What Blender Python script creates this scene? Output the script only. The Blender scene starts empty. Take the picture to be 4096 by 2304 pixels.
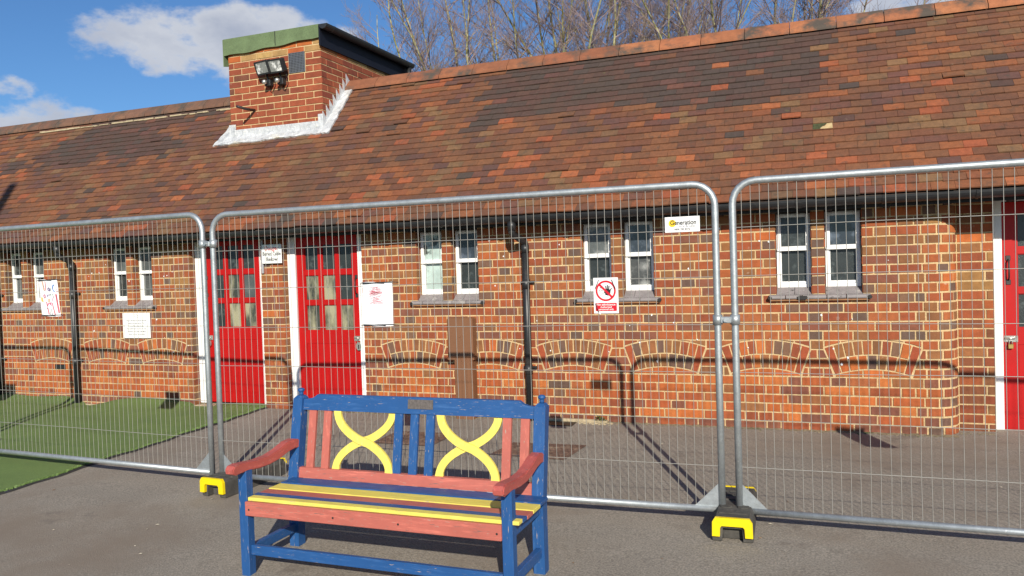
import bpy, bmesh, math, random
from mathutils import Vector, Matrix
rnd = random.Random(7)
scene = bpy.context.scene
COL = scene.collection
R = math.radians

# ------------------------------------------------------------------ camera
CAM = Vector((0.0, -6.938, 1.4766))
MR, MF, MU = Vector((0.93238, 0.36003, -0.03239)), Vector((-0.36089, 0.93223, -0.02647)), Vector((0.02066, 0.03636, 0.99912))
cd = bpy.data.cameras.new("camera")
cam = bpy.data.objects.new("camera", cd)
COL.objects.link(cam)
cam.matrix_world = Matrix(((MR.x, MU.x, -MF.x, CAM.x), (MR.y, MU.y, -MF.y, CAM.y), (MR.z, MU.z, -MF.z, CAM.z), (0, 0, 0, 1)))
cd.sensor_width = 36.0
cd.lens = 3200 / 4096 * 36
cd.clip_start = 0.05
cd.clip_end = 500
scene.camera = cam

# ------------------------------------------------------------------ light
SUN = Vector((0.475, -1.0, 0.539)).normalized()          # towards the sun
sun_elev = math.asin(SUN.z)
sun_az = math.atan2(SUN.x, SUN.y)                         # clockwise from +Y
sl = bpy.data.lights.new("sun", 'SUN')
sl.energy = 5.0
sl.angle = R(0.53)
sl.color = (1.0, 0.93, 0.80)
so = bpy.data.objects.new("sun", sl)
COL.objects.link(so)
so.rotation_euler = SUN.to_track_quat('Z', 'Y').to_euler()
so.location = (5, -10, 8)

scene.view_settings.view_transform = 'Standard'
scene.view_settings.look = 'None'
scene.view_settings.exposure = 0.24
scene.view_settings.gamma = 1.0
scene.view_settings.use_curve_mapping = False

world = bpy.data.worlds.new("World")
scene.world = world
world.use_nodes = True
wt = world.node_tree
wt.nodes.clear()
def wn(t, **kw):
    n = wt.nodes.new(t)
    for k, v in kw.items():
        setattr(n, k, v)
    return n
def wmath(op, a, b=None, clamp=False):
    n = wn('ShaderNodeMath', operation=op)
    n.use_clamp = clamp
    for i, v in enumerate((a, b)):
        if v is None: continue
        if isinstance(v, (int, float)): n.inputs[i].default_value = v
        else: wt.links.new(v, n.inputs[i])
    return n.outputs[0]
sky = wn('ShaderNodeTexSky', sky_type='NISHITA')
sky.sun_disc = False
sky.sun_elevation = sun_elev
sky.sun_rotation = sun_az
sky.altitude = 50
sky.air_density = 1.0
sky.dust_density = 0.25
sky.ozone_density = 2.2
tc = wn('ShaderNodeTexCoord')
mp = wn('ShaderNodeVectorMath', operation='MULTIPLY')
mp.inputs[1].default_value = (1, 1, 1.75)
wt.links.new(tc.outputs['Generated'], mp.inputs[0])
nz = wn('ShaderNodeTexNoise')
nz.inputs['Scale'].default_value = 7.0
nz.inputs['Detail'].default_value = 9.0
nz.inputs['Roughness'].default_value = 0.58
wt.links.new(mp.outputs[0], nz.inputs['Vector'])
# clouds: (direction x, y, z, angular radius)
CLOUDS = [(-.645, .7205, .2538, .105), (-.6258, .7386, .2507, .10), (-.599, .750, .272, .085), (-.660, .700, .268, .035),
          (-.682, .6914, .2384, .042), (-.7772, .5965, .2003, .028), (-.7572, .6285, .166, .075), (-.80, .57, .160, .095),
          (-.66, .705, .262, .05), (.0941, .9602, .2629, .055), (.13, .95, .26, .06),
          (-.4972, .8239, .268, .045), (-.55, .80, .262, .05),
          (.55, .78, .30, .16), (.75, .60, .22, .15), (.2, .8, .55, .16), (-.9, .2, .35, .2), (-.95, -.2, .25, .15), (-.3, .6, .75, .18),
          (.9, -.2, .35, .16), (.7, -.6, .5, .15), (.3, -.9, .2, .18), (-.4, -.85, .3, .2), (-.7, -.5, .5, .18), (.1, -.6, .8, .16), (.8, .2, .55, .14)]
fld = None
for (x, y, z, r) in CLOUDS:
    d = wn('ShaderNodeVectorMath', operation='DISTANCE')
    v = Vector((x, y, z)).normalized()
    d.inputs[1].default_value = (v.x, v.y, v.z * 1.75)
    wt.links.new(mp.outputs[0], d.inputs[0])
    f = wmath('SUBTRACT', 1.0, wmath('DIVIDE', d.outputs['Value'], r))
    fld = f if fld is None else wmath('MAXIMUM', fld, f)
fld = wmath('MAXIMUM', fld, -1.2)
dens = wmath('ADD', wmath('MINIMUM', fld, 0.45), wmath('MULTIPLY', wmath('SUBTRACT', nz.outputs['Fac'], 0.49), 3.4))
mask = wn('ShaderNodeMapRange'); mask.interpolation_type = 'SMOOTHSTEP'
mask.inputs['From Min'].default_value = 0.02
mask.inputs['From Max'].default_value = 0.42
wt.links.new(dens, mask.inputs['Value'])
# cloud tone: lit edges, bluish-grey thick undersides
nz2 = wn('ShaderNodeTexNoise')
nz2.inputs['Scale'].default_value = 5.5
nz2.inputs['Detail'].default_value = 5.0
off = wn('ShaderNodeVectorMath', operation='ADD')
off.inputs[1].default_value = (0.03, 0.0, 0.09)
wt.links.new(mp.outputs[0], off.inputs[0])
wt.links.new(off.outputs[0], nz2.inputs['Vector'])
tone = wn('ShaderNodeMapRange')
tone.inputs['From Min'].default_value = 0.40
tone.inputs['From Max'].default_value = 1.25
wt.links.new(wmath('ADD', dens, wmath('MULTIPLY', wmath('SUBTRACT', nz2.outputs['Fac'], 0.5), 2.2)), tone.inputs['Value'])
ccol = wn('ShaderNodeMixRGB')
ccol.inputs[1].default_value = (7.3, 7.6, 8.3, 1)
ccol.inputs[2].default_value = (4.3, 4.8, 6.1, 1)
wt.links.new(tone.outputs[0], ccol.inputs[0])
skc = wn('ShaderNodeMixRGB', blend_type='MULTIPLY')
skc.inputs[0].default_value = 1.0
skc.inputs[2].default_value = (0.60, 0.92, 1.28, 1)
wt.links.new(sky.outputs[0], skc.inputs[1])
mixc = wn('ShaderNodeMixRGB')
wt.links.new(wmath('MULTIPLY', mask.outputs[0], 0.93), mixc.inputs[0])
wt.links.new(skc.outputs[0], mixc.inputs[1])
wt.links.new(ccol.outputs[0], mixc.inputs[2])
bg = wn('ShaderNodeBackground')
bg.inputs['Strength'].default_value = 0.071
wt.links.new(mixc.outputs[0], bg.inputs['Color'])
wo = wn('ShaderNodeOutputWorld')
wt.links.new(bg.outputs[0], wo.inputs['Surface'])

# ------------------------------------------------------------------ colours and materials
def lin(c):
    c /= 255.0
    return c / 12.92 if c <= 0.04045 else ((c + 0.055) / 1.055) ** 2.4
def C(r, g, b, k=1.5):
    return (min(lin(r) / k, .9), min(lin(g) / k, .9), min(lin(b) / k, .9))

def material(name, col=None, rough=0.8, var=0.15, scale=30, fine=0.0, fscale=300, bump=0.0, bscale=120, bdist=0.004, metal=0.0,
             attr=False, spots=None, stretch=(1, 1, 1), spec=0.5, coat=0.0):
    """Principled material: base colour (constant or the 'Col' attribute) varied by noise, optional spots (colour, scale, lo, hi)."""
    m = bpy.data.materials.new(name)
    m.use_nodes = True
    t = m.node_tree
    n, L = t.nodes, t.links
    b = n["Principled BSDF"]
    b.inputs['Roughness'].default_value = rough
    b.inputs['Metallic'].default_value = metal
    b.inputs['Specular IOR Level'].default_value = spec
    b.inputs['Coat Weight'].default_value = coat
    g = n.new('ShaderNodeNewGeometry')
    mpn = n.new('ShaderNodeVectorMath'); mpn.operation = 'MULTIPLY'
    mpn.inputs[1].default_value = stretch
    L.new(g.outputs['Position'], mpn.inputs[0])
    if attr:
        a = n.new('ShaderNodeAttribute'); a.attribute_name = 'Col'
        base = a.outputs['Color']
    else:
        rgb = n.new('ShaderNodeRGB'); rgb.outputs[0].default_value = (*col, 1)
        base = rgb.outputs[0]
    def noise(s, det=5, ro=.6, vec=None):
        q = n.new('ShaderNodeTexNoise')
        q.inputs['Scale'].default_value = s; q.inputs['Detail'].default_value = det; q.inputs['Roughness'].default_value = ro
        L.new(vec or mpn.outputs[0], q.inputs['Vector'])
        return q.outputs['Fac']
    def scaled(f, amt):
        r_ = n.new('ShaderNodeMapRange')
        r_.inputs['From Min'].default_value = .3; r_.inputs['From Max'].default_value = .7
        r_.inputs['To Min'].default_value = 1 - amt; r_.inputs['To Max'].default_value = 1 + amt
        L.new(f, r_.inputs['Value'])
        return r_.outputs[0]
    def mul(c, f):
        x = n.new('ShaderNodeVectorMath'); x.operation = 'SCALE'
        L.new(c, x.inputs[0]); L.new(f, x.inputs['Scale'])
        return x.outputs[0]
    if var: base = mul(base, scaled(noise(scale), var))
    if fine: base = mul(base, scaled(noise(fscale, 2), fine))
    if spots:
        for (sc_, ss, lo, hi, vec) in spots:
            q = noise(ss, 6, .65, None)
            if vec is not None:
                v2 = n.new('ShaderNodeVectorMath'); v2.operation = 'MULTIPLY'; v2.inputs[1].default_value = vec
                L.new(g.outputs['Position'], v2.inputs[0])
                q = noise(ss, 6, .65, v2.outputs[0])
            r_ = n.new('ShaderNodeMapRange'); r_.inputs['From Min'].default_value = lo; r_.inputs['From Max'].default_value = hi
            L.new(q, r_.inputs['Value'])
            x = n.new('ShaderNodeMixRGB'); x.inputs[2].default_value = (*sc_, 1)
            L.new(r_.outputs[0], x.inputs[0]); L.new(base, x.inputs[1])
            base = x.outputs[0]
    L.new(base, b.inputs['Base Color'])
    if bump:
        q = noise(bscale, 4)
        bn = n.new('ShaderNodeBump'); bn.inputs['Strength'].default_value = bump; bn.inputs['Distance'].default_value = bdist
        L.new(q, bn.inputs['Height']); L.new(bn.outputs[0], b.inputs['Normal'])
    return m

M = {}
M['brick'] = material('brick', attr=True, rough=.9, var=.19, scale=16, fine=.10, fscale=160, bump=.5, bscale=70, bdist=.003,
                      spots=[((.07, .045, .035), 30, .66, .85, None), ((.50, .36, .27), 13, .66, .80, None)])
M['mortar'] = material('mortar', C(220, 190, 142, 1.3), rough=.95, var=.14, scale=14, fine=.18, fscale=220, bump=.9, bscale=90, bdist=.008,
                       spots=[(C(186, 158, 116, 1.3), 3.0, .55, .8, None)])
M['tile'] = material('clay_tile', attr=True, rough=.82, var=.16, scale=26, fine=.16, fscale=140, bump=.4, bscale=60, bdist=.003,
                     spots=[((.055, .045, .033), 16, .54, .80, None), ((.30, .25, .16), 30, .68, .80, None), ((.060, .045, .033), 1.7, .50, .95, (1.0, .5, .5)), ((.10, .09, .035), 7, .66, .80, None)])
M['ridge'] = material('ridge_clay', attr=True, rough=.85, var=.18, scale=12, fine=.12, fscale=120, bump=.4, bscale=50,
                      spots=[((.075, .058, .045), 3.6, .47, .62, None), ((.24, .20, .14), 26, .66, .76, None)])
M['black_plastic'] = material('black_plastic', (.018, .019, .021), rough=.42, var=.2, scale=8, bump=.1, bscale=40, spots=[((.06, .055, .05), 7, .58, .8, None)])
M['black_wood'] = material('black_timber', (.015, .014, .014), rough=.7, var=.3, scale=10)
M['soffit'] = material('dark_timber', (.018, .016, .014), rough=.8, var=.3, scale=10)
M['white'] = material('white_paint', (.80, .80, .79), rough=.4, var=.03, scale=8, spots=[((.55, .50, .42), 24, .70, .80, None)])
M['red'] = material('red_paint', (.40, .006, .006), spec=.3, rough=.42, var=.09, scale=5, bump=.08, bscale=18, spots=[((.30, .016, .014), 9, .55, .75, (1, 1, .4)), ((.16, .05, .04), 26, .68, .80, None)])
M['lead'] = material('lead_flashing', (.58, .59, .60), rough=.5, metal=.25, var=.12, scale=9, bump=.9, bscale=16, bdist=.02,
                     spots=[((.30, .32, .34), 14, .53, .72, None), ((.70, .66, .52), 4, .58, .70, None)])
M['felt'] = material('green_felt', C(118, 138, 98), rough=.95, var=.18, scale=6, fine=.25, fscale=160, bump=.6, bscale=150, spots=[((.05, .06, .035), 9, .6, .8, None)])
M['galv'] = material('galvanised_steel', (.42, .45, .465), rough=.5, metal=.70, var=.16, scale=18, fine=.08, fscale=120, bump=.15, bscale=60,
                     spots=[((.66, .67, .68), 30, .66, .72, None), ((.30, .29, .27), 22, .68, .76, None)])
M['wire'] = material('galvanised_wire', (.34, .33, .30), rough=.6, metal=.3, var=.1, scale=20)
M['rubber'] = material('grey_rubber_block', (.060, .056, .050), rough=.9, var=.3, scale=20, bump=.6, bscale=40, bdist=.006, spots=[((.12, .11, .095), 12, .55, .7, None)])
M['yellow_plastic'] = material('yellow_plastic', (.78, .58, .003), rough=.4, var=.05, scale=20, spots=[((.20, .16, .05), 26, .68, .75, None)])
M['box_brown'] = material('brown_meter_plastic', C(142, 98, 68), rough=.55, var=.06, scale=6, spots=[(C(168, 132, 100), 3, .6, .85, None)])
M['asphalt'] = material('asphalt', C(126, 119, 109, .80), rough=.96, var=.10, scale=1.3, fine=.34, fscale=95, bump=.9, bscale=170, bdist=.006,
                        spots=[(C(158, 146, 130, .80), 60, .62, .72, None), (C(94, 84, 75, .80), 85, .60, .70, None), (C(116, 105, 93, .80), .7, .48, .66, None),
                               (C(178, 168, 152, .80), 70, .685, .72, None), (C(100, 92, 84, .80), 2.6, .60, .72, None)])
M['turf'] = material('artificial_grass', C(104, 128, 68, .84), rough=.95, var=.08, scale=1.6, fine=.22, fscale=230, bump=1.0, bscale=260, bdist=.015,
                     spots=[(C(114, 134, 78, .84), 45, .56, .78, None), (C(84, 108, 52, .84), 70, .57, .74, None), (C(92, 118, 62, .80), 2.2, .5, .7, None)])
M['edge'] = material('dark_rubber_edge', (.03, .028, .026), rough=.9, var=.3, scale=20, spots=[((.02, .03, .10), 3, .66, .72, None)])
M['concrete'] = material('concrete', C(176, 160, 130, 1.1), rough=.95, var=.2, scale=12, fine=.12, fscale=120, bump=.6, bscale=60)
M['moss'] = material('dark_moss', (.05, .055, .02), rough=.95, var=.4, scale=60, bump=1.0, bscale=90)
M['grit'] = material('sandy_grit', C(120, 108, 86, .9), rough=.95, var=.3, scale=30, fine=.2, spots=[((.06, .08, .03), 5, .56, .68, None)])
M['rust'] = material('rusty_iron', C(96, 74, 62, .85), rough=.85, var=.25, scale=14, bump=.7, bscale=60, spots=[(C(122, 104, 88, .85), 10, .52, .66, None)])
M['iron'] = material('dark_iron', (.05, .045, .045), rough=.5, metal=.5, var=.2)
M['chrome'] = material('zinc_plate', (.50, .49, .45), rough=.35, metal=.7, var=.2, scale=60)
M['brass'] = material('brass', (.42, .30, .10), rough=.4, metal=.7, var=.1)
M['paper'] = material('white_paper', (.80, .80, .82), rough=.6, var=.02, scale=8)
M['signwhite'] = material('sign_board', (.78, .78, .77), rough=.35, var=.02, scale=8)
M['black'] = material('black_print', (.012, .012, .012), rough=.5, var=0)
M['grey'] = material('grey_print', (.33, .33, .35), rough=.5, var=0)
M['signred'] = material('red_print', (.55, .006, .02), rough=.4, var=0)
M['signyel'] = material('yellow_print', (.75, .50, .02), rough=.4, var=.3, scale=40)
M['pencilred'] = material('red_crayon', (.62, .12, .16), rough=.7, var=.2, scale=200)
M['pink'] = material('pink_crayon', (.60, .16, .28), rough=.7, var=.3, scale=150)
M['skin'] = material('peach_crayon', (.72, .42, .30), rough=.7, var=.2, scale=150)
M['blue'] = material('blue_crayon', (.05, .22, .60), rough=.7, var=.2, scale=150)
M['purple'] = material('purple_crayon', (.12, .05, .25), rough=.7, var=.2, scale=150)
M['cable'] = material('black_cable_tie', (.012, .012, .014), rough=.4, var=0)
M['sill'] = material('plum_clay_sill', (.23, .205, .205), rough=.6, var=.2, scale=14, bump=.3, bscale=40, spots=[((.42, .39, .36), 10, .58, .72, None), ((.04, .038, .038), 16, .62, .72, None)])
M['sillbrown'] = material('brown_clay_sill', C(170, 120, 80), rough=.8, var=.2, scale=18, spots=[((.02, .02, .02), 8, .6, .66, None)])
M['leafgreen'] = material('weed_leaf', (.07, .13, .03), rough=.7, var=.2)
M['litter'] = material('white_litter', (.75, .75, .76), rough=.7, var=.05)
M['barkpale'] = material('lichen_bark', C(164, 160, 122, 1.1), rough=.9, var=.3, scale=8, bump=.4, bscale=30, spots=[(C(118, 112, 48, 1.2), 5, .45, .62, None), (C(80, 68, 60, 1.2), 9, .58, .70, None), (C(190, 186, 170, 1.2), 11, .64, .72, None)])
M['twig'] = material('twig_bark', C(140, 122, 124, 1.0), rough=.8, var=.3, scale=2, spots=[(C(160, 140, 108, 1.1), 3, .52, .62, None)])

def paint(name, col, stretch, wood=(.36, .29, .24), lo=.575, hi=.60, sc=9, grey=True, rough=.5):
    sp = [((col[0] * 1.4 + .02, col[1] * 1.35 + .02, col[2] * 1.25 + .02), sc * .9, .54, .72, stretch)]
    sp.append((wood, sc * 2.2, lo + .06, hi + .07, stretch))
    if grey: sp.append(((.12, .10, .09), sc * 1.3, lo + .035, hi + .10, stretch))
    return material(name, col, rough=rough, var=.08, scale=sc, stretch=(1, 1, 1), bump=.25, bscale=60, bdist=.002, spots=sp)
BLUE, SALM, YELL = (.012, .072, .225), (.41, .112, .085), (.70, .58, .11)
for nm, c in (('blue', BLUE), ('salmon', SALM), ('yellow', YELL)):
    M['h' + nm] = paint(nm + '_paint_along', c, (.9, 9, 9), grey=(nm == 'salmon'))
    M['v' + nm] = paint(nm + '_paint_upright', c, (8, 8, .9), grey=False)
M['arm'] = paint('dusty_red_arm', (.40, .085, .07), (6, 2, 6), grey=True, lo=.58, hi=.62)

def glass_mat(name, base, blot, bs, lo, hi, rough=.18, bump=.5, bsc=160, spec=.6, vec=None):
    return material(name, base, rough=rough, var=.25, scale=6, bump=bump, bscale=bsc, bdist=.003, spots=[(blot, bs, lo, hi, vec)], spec=spec)
M['g_dark'] = glass_mat('obscure_dark_glass', (.028, .034, .034), (.10, .12, .12), 9, .55, .72, rough=.25)
M['g_grey'] = glass_mat('obscure_grey_glass', (.075, .085, .085), (.16, .17, .16), 5, .5, .7, rough=.25)
M['g_interior'] = glass_mat('obscure_glass_painted_interior', (.05, .055, .045), (.33, .31, .20), 7, .40, .60, rough=.3, bsc=120, vec=(1, 1, .32))  # light of the blurred interior painted into the pane colour as cream blotches
M['g_pale'] = glass_mat('pale_backed_glass', (.40, .50, .47), (.05, .06, .05), 5, .60, .66, rough=.3)
M['g_swirl'] = glass_mat('smeared_glass', (.09, .10, .10), (.34, .35, .34), 7, .48, .70, rough=.2)
M['g_sky'] = glass_mat('clear_glass', (.035, .045, .06), (.14, .17, .22), 9, .5, .75, rough=.08, bump=.15)
M['g_hammer'] = glass_mat('hammered_glass', (.05, .055, .055), (.28, .29, .28), 5, .48, .62, rough=.15, bump=1.0, bsc=220)
M['lampglass'] = glass_mat('lamp_glass', (.20, .21, .20), (.75, .76, .74), 9, .52, .60, rough=.1, bump=.1)

# ------------------------------------------------------------------ mesh helpers
class MB:
    def __init__(s): s.v = []; s.f = []; s.c = []; s.col = None; s.smooth = []
    def add(s, verts, faces, col=None, smooth=False):
        o = len(s.v); s.v += [tuple(v) for v in verts]
        for f in faces:
            s.f.append([i + o for i in f]); s.c.append(col); s.smooth.append(smooth)
    def box(s, a, b, col=None, bev=0.0):
        x0, y0, z0 = a; x1, y1, z1 = b
        if bev <= 0:
            v = [(x, y, z) for z in (z0, z1) for y in (y0, y1) for x in (x0, x1)]
            s.add(v, [(0, 2, 3, 1), (4, 5, 7, 6), (0, 1, 5, 4), (2, 6, 7, 3), (0, 4, 6, 2), (1, 3, 7, 5)], col)
            return
        bm = bmesh.new()
        bmesh.ops.create_cube(bm, size=1)
        for q in bm.verts:
            q.co = ((x0 + x1) / 2 + q.co.x * (x1 - x0), (y0 + y1) / 2 + q.co.y * (y1 - y0), (z0 + z1) / 2 + q.co.z * (z1 - z0))
        bmesh.ops.bevel(bm, geom=bm.edges[:], offset=bev, segments=1, affect='EDGES')
        s.add([q.co[:] for q in bm.verts], [[q.index for q in f.verts] for f in bm.faces], col)
        bm.free()
    def prism(s, pts, axis, a, b, col=None):
        """closed polygon pts (2D) extruded along axis ('x','y','z') from a to b"""
        def P(p, t):
            return {'x': (t, p[0], p[1]), 'y': (p[0], t, p[1]), 'z': (p[0], p[1], t)}[axis]
        n = len(pts)
        s.add([P(p, a) for p in pts] + [P(p, b) for p in pts],
              [list(range(n))[::-1], list(range(n, 2 * n))] + [(i, (i + 1) % n, n + (i + 1) % n, n + i) for i in range(n)], col)
    def tube(s, pts, r, n=8, col=None, cap=True, closed=False):
        pts = [Vector(p) for p in pts]
        rs = r if isinstance(r, (list, tuple)) else [r] * len(pts)
        rings = []
        up = None
        m = len(pts)
        for i, p in enumerate(pts):
            a = pts[i - 1] if (i > 0 or closed) else p
            b = pts[(i + 1) % m] if (i < m - 1 or closed) else p
            t = (b - a).normalized()
            if up is None:
                up = Vector((0, 0, 1)) if abs(t.z) < .9 else Vector((0, 1, 0))
            s1 = t.cross(up).normalized(); up = s1.cross(t).normalized()
            rings.append([p + (s1 * math.cos(2 * math.pi * k / n) + up * math.sin(2 * math.pi * k / n)) * rs[i] for k in range(n)])
        v = [q for rg in rings for q in rg]
        f = []
        for i in range(m if closed else m - 1):
            j = (i + 1) % m
            for k in range(n):
                f.append((i * n + k, i * n + (k + 1) % n, j * n + (k + 1) % n, j * n + k))
        s.add(v, f, col, smooth=True)
        if cap and not closed:
            o = len(s.v) - len(v)
            s.f.append([o + k for k in range(n)][::-1]); s.c.append(col); s.smooth.append(False)
            s.f.append([o + (m - 1) * n + k for k in range(n)]); s.c.append(col); s.smooth.append(False)
    def lathe(s, cx, cy, prof, n=12, col=None):
        v = []; f = []
        for (r_, z) in prof:
            for k in range(n):
                v.append((cx + r_ * math.cos(2 * math.pi * k / n), cy + r_ * math.sin(2 * math.pi * k / n), z))
        for i in range(len(prof) - 1):
            for k in range(n):
                f.append((i * n + k, i * n + (k + 1) % n, (i + 1) * n + (k + 1) % n, (i + 1) * n + k))
        s.add(v, f, col, smooth=True)
    def mesh(s, name):
        me = bpy.data.meshes.new(name)
        me.from_pydata(s.v, [], s.f)
        if any(c is not None for c in s.c):
            ca = me.color_attributes.new('Col', 'FLOAT_COLOR', 'CORNER')
            buf = []
            for p, c in zip(me.polygons, s.c):
                buf += list((*(c or (.5, .5, .5)), 1.0)) * p.loop_total
            ca.data.foreach_set('color', buf)
        if any(s.smooth):
            me.polygons.foreach_set('use_smooth', s.smooth)
        me.update()
        return me
    def build(s, name, mat, parent=None):
        me = s.mesh(name)
        for m_ in (mat if isinstance(mat, (list, tuple)) else [mat]): me.materials.append(m_)
        o = bpy.data.objects.new(name, me)
        COL.objects.link(o)
        if parent is not None: adopt(o, parent)
        return o
def adopt(o, parent):
    o.parent = parent
    o.matrix_parent_inverse = Matrix.Translation(-parent.location) if parent.parent is None else Matrix()
def tag(o, label=None, cat=None, group=None, kind=None):
    if label: o['label'] = label
    if cat: o['category'] = cat
    if group: o['group'] = group
    if kind: o['kind'] = kind
    return o
def thing(name, loc, label, cat, group=None):
    e = bpy.data.objects.new(name, None)
    e.empty_display_size = .1
    COL.objects.link(e); e.location = loc
    return tag(e, label, cat, group)
def box(name, a, b, mat, parent=None, bev=0.0):
    m = MB(); m.box(a, b, bev=bev); return m.build(name, mat, parent)
def tube(name, pts, r, mat, parent=None, n=8, closed=False):
    m = MB(); m.tube(pts, r, n, closed=closed); return m.build(name, mat, parent)
def text(name, body, size, x, y, z, mat, parent, align='CENTER', font_scale=1.0, rotz=0.0, bold=0.0):
    cu = bpy.data.curves.new(name, 'FONT')
    cu.body = body; cu.size = size; cu.align_x = align; cu.align_y = 'CENTER'; cu.extrude = .0004; cu.offset = bold
    cu.space_line = 1.15
    ob = bpy.data.objects.new(name, cu)
    COL.objects.link(ob)
    dg = bpy.context.evaluated_depsgraph_get(); dg.update()
    me = bpy.data.meshes.new_from_object(ob.evaluated_get(dg))
    me.transform(Matrix.Translation((x, y, z)) @ Matrix.Rotation(rotz, 4, 'Z') @ Matrix.Rotation(R(90), 4, 'X') @ Matrix.Diagonal((font_scale, 1, 1, 1)))
    bpy.data.objects.remove(ob); bpy.data.curves.remove(cu)
    me.materials.clear(); me.materials.append(mat)
    o = bpy.data.objects.new(name, me); COL.objects.link(o); adopt(o, parent)
    return o
def project(p):
    d = Vector(p) - CAM
    dz = d.dot(MF)
    if dz < .1: return None
    return (d.dot(MR) / dz, -d.dot(MU) / dz, dz)
def jit(c, a, r_=rnd):
    k = 1 + r_.uniform(-a, a)
    return tuple(max(0.004, v * k * (1 + r_.uniform(-a * .3, a * .3))) for v in c)

# ------------------------------------------------------------------ ground
def GZ(y):
    return .06 + .0333 * max(min(y, .4), -7.0)
m = MB()
xs = [-60, -13.60, -13.55, -5.60, -5.56, -3, 0, 3, 60]; ys = [-60, -16, -15.9, -7.0, -5, -3, -1, .4, 6, 60]
m.add([(x, y, GZ(y) - (.10 if -13.56 < x < -5.58 and -15.95 < y < .5 else 0)) for y in ys for x in xs],
      [(j * 9 + i, j * 9 + i + 1, (j + 1) * 9 + i + 1, (j + 1) * 9 + i) for j in range(9) for i in range(8)])
tag(m.build('ground', M['asphalt']), 'worn grey-brown asphalt playground', kind='structure')
def dip(x): # the turf sinks into the gully at the downpipe
    return math.exp(-((x + 7.98) / .27) ** 2)
def grassz(x, y):
    near = math.exp(-((y + .0) / .16) ** 2) if y < 0 else 1
    z = GZ(y) + .016 + .045 * near * (1 - 1.9 * dip(x)) * (.75 + .25 * math.sin(x * 5.1)) + .006 * math.sin(x * 2.3 + y * 3) * math.cos(y * 2.1)
    if x > -6.5: z -= .035 * near
    z -= .035 * dip(x) * math.exp(-((y) / .35) ** 2)
    return z
m = MB()
gx = [-13.6, -12, -11] + [-10 + .08 * i for i in range(56)]; gx[-1] = -5.53
gy = [-16, -12, -9, -7] + [-6 + .25 * i for i in range(16)] + [-2 + .1 * i for i in range(16)] + [-.4 + .05 * i for i in range(9)] + [.06, .115]
def gedge(x, y): return x + (.012 * math.sin(y * 7) + .01 * math.sin(y * 17)) * (1 if x > -5.6 else 0)
m.add([(gedge(x, y), y, grassz(x, y)) for y in gy for x in gx],
      [(j * len(gx) + i, j * len(gx) + i + 1, (j + 1) * len(gx) + i + 1, (j + 1) * len(gx) + i) for j in range(len(gy) - 1) for i in range(len(gx) - 1)])
tag(m.build('artificial_grass', M['turf']), 'green artificial grass laid along the left part of the wall', kind='structure')
# fringe of blades along its edge and over the sheet near the camera
m = MB()
for i in range(3000):
    y = rnd.uniform(-3.3, .08) if i > 3000 else rnd.uniform(-4.2, .1)
    x = -5.53 - abs(rnd.gauss(0, .02)) if i < 3000 else rnd.uniform(-10.0 if y > -1 else -7.6, -5.54)
    if i < 3000: x = gedge(-5.53, y) - rnd.uniform(0, .03)
    z = grassz(x, y) - .003; h = rnd.uniform(.008, .02); a = rnd.uniform(0, 6.28); w = .0035
    dx, dy = math.cos(a) * w, math.sin(a) * w
    c = rnd.choice([C(96, 122, 60, .84), C(104, 128, 68, .84), C(86, 112, 52, .84), C(108, 126, 72, .84)])
    m.add([(x - dx, y - dy, z), (x + dx, y + dy, z), (x + rnd.uniform(-.008, .008), y + rnd.uniform(-.008, .008), z + h)], [(0, 1, 2)], c)
M['blade'] = material('plastic_grass_blade', attr=True, rough=.6, var=0)
tag(m.build('grass_blades', M['blade']), 'short plastic blades of the artificial grass', kind='stuff')
m = MB()
for i in range(60):
    y0 = .1 - i * .1; y1 = y0 - .1
    for (ya, yb) in ((y0, y1),):
        xa, xb = gedge(-5.53, ya), gedge(-5.53, yb)
        m.add([(xa - .004, ya, GZ(ya) + .012), (xa + .026, ya, GZ(ya) + .004), (xb + .026, yb, GZ(yb) + .004), (xb - .004, yb, GZ(yb) + .012)], [(0, 1, 2, 3)])
tag(m.build('grass_edge', M['edge']), 'dark edging strip of the artificial grass', kind='structure')

# ------------------------------------------------------------------ building
B = thing('school_toilet_block', (-4.5, 1.4, 0), 'low red brick school block with clay tiled roof, red doors and narrow white windows', 'building')

DOORS = [(-6.485, -5.53, 0.0, 1.905), (-5.25, -4.295, 0.0, 1.905)]
WIN = []                                    # openings (x0, x1)
for c_, in ((-9.037,), (-7.355,), (-3.35,), (-1.685,), (-.022,)):
    WIN.append((c_ - .325, c_ - .053)); WIN.append((c_ + .053, c_ + .325))
WZ0, WZ1 = 1.168, 1.865
ARCH = [-8.635, -7.76, -6.93, -3.747, -2.93, -2.11, -1.286, -.45, .364]
AZ = -.269
TOP = 1.93

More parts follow.
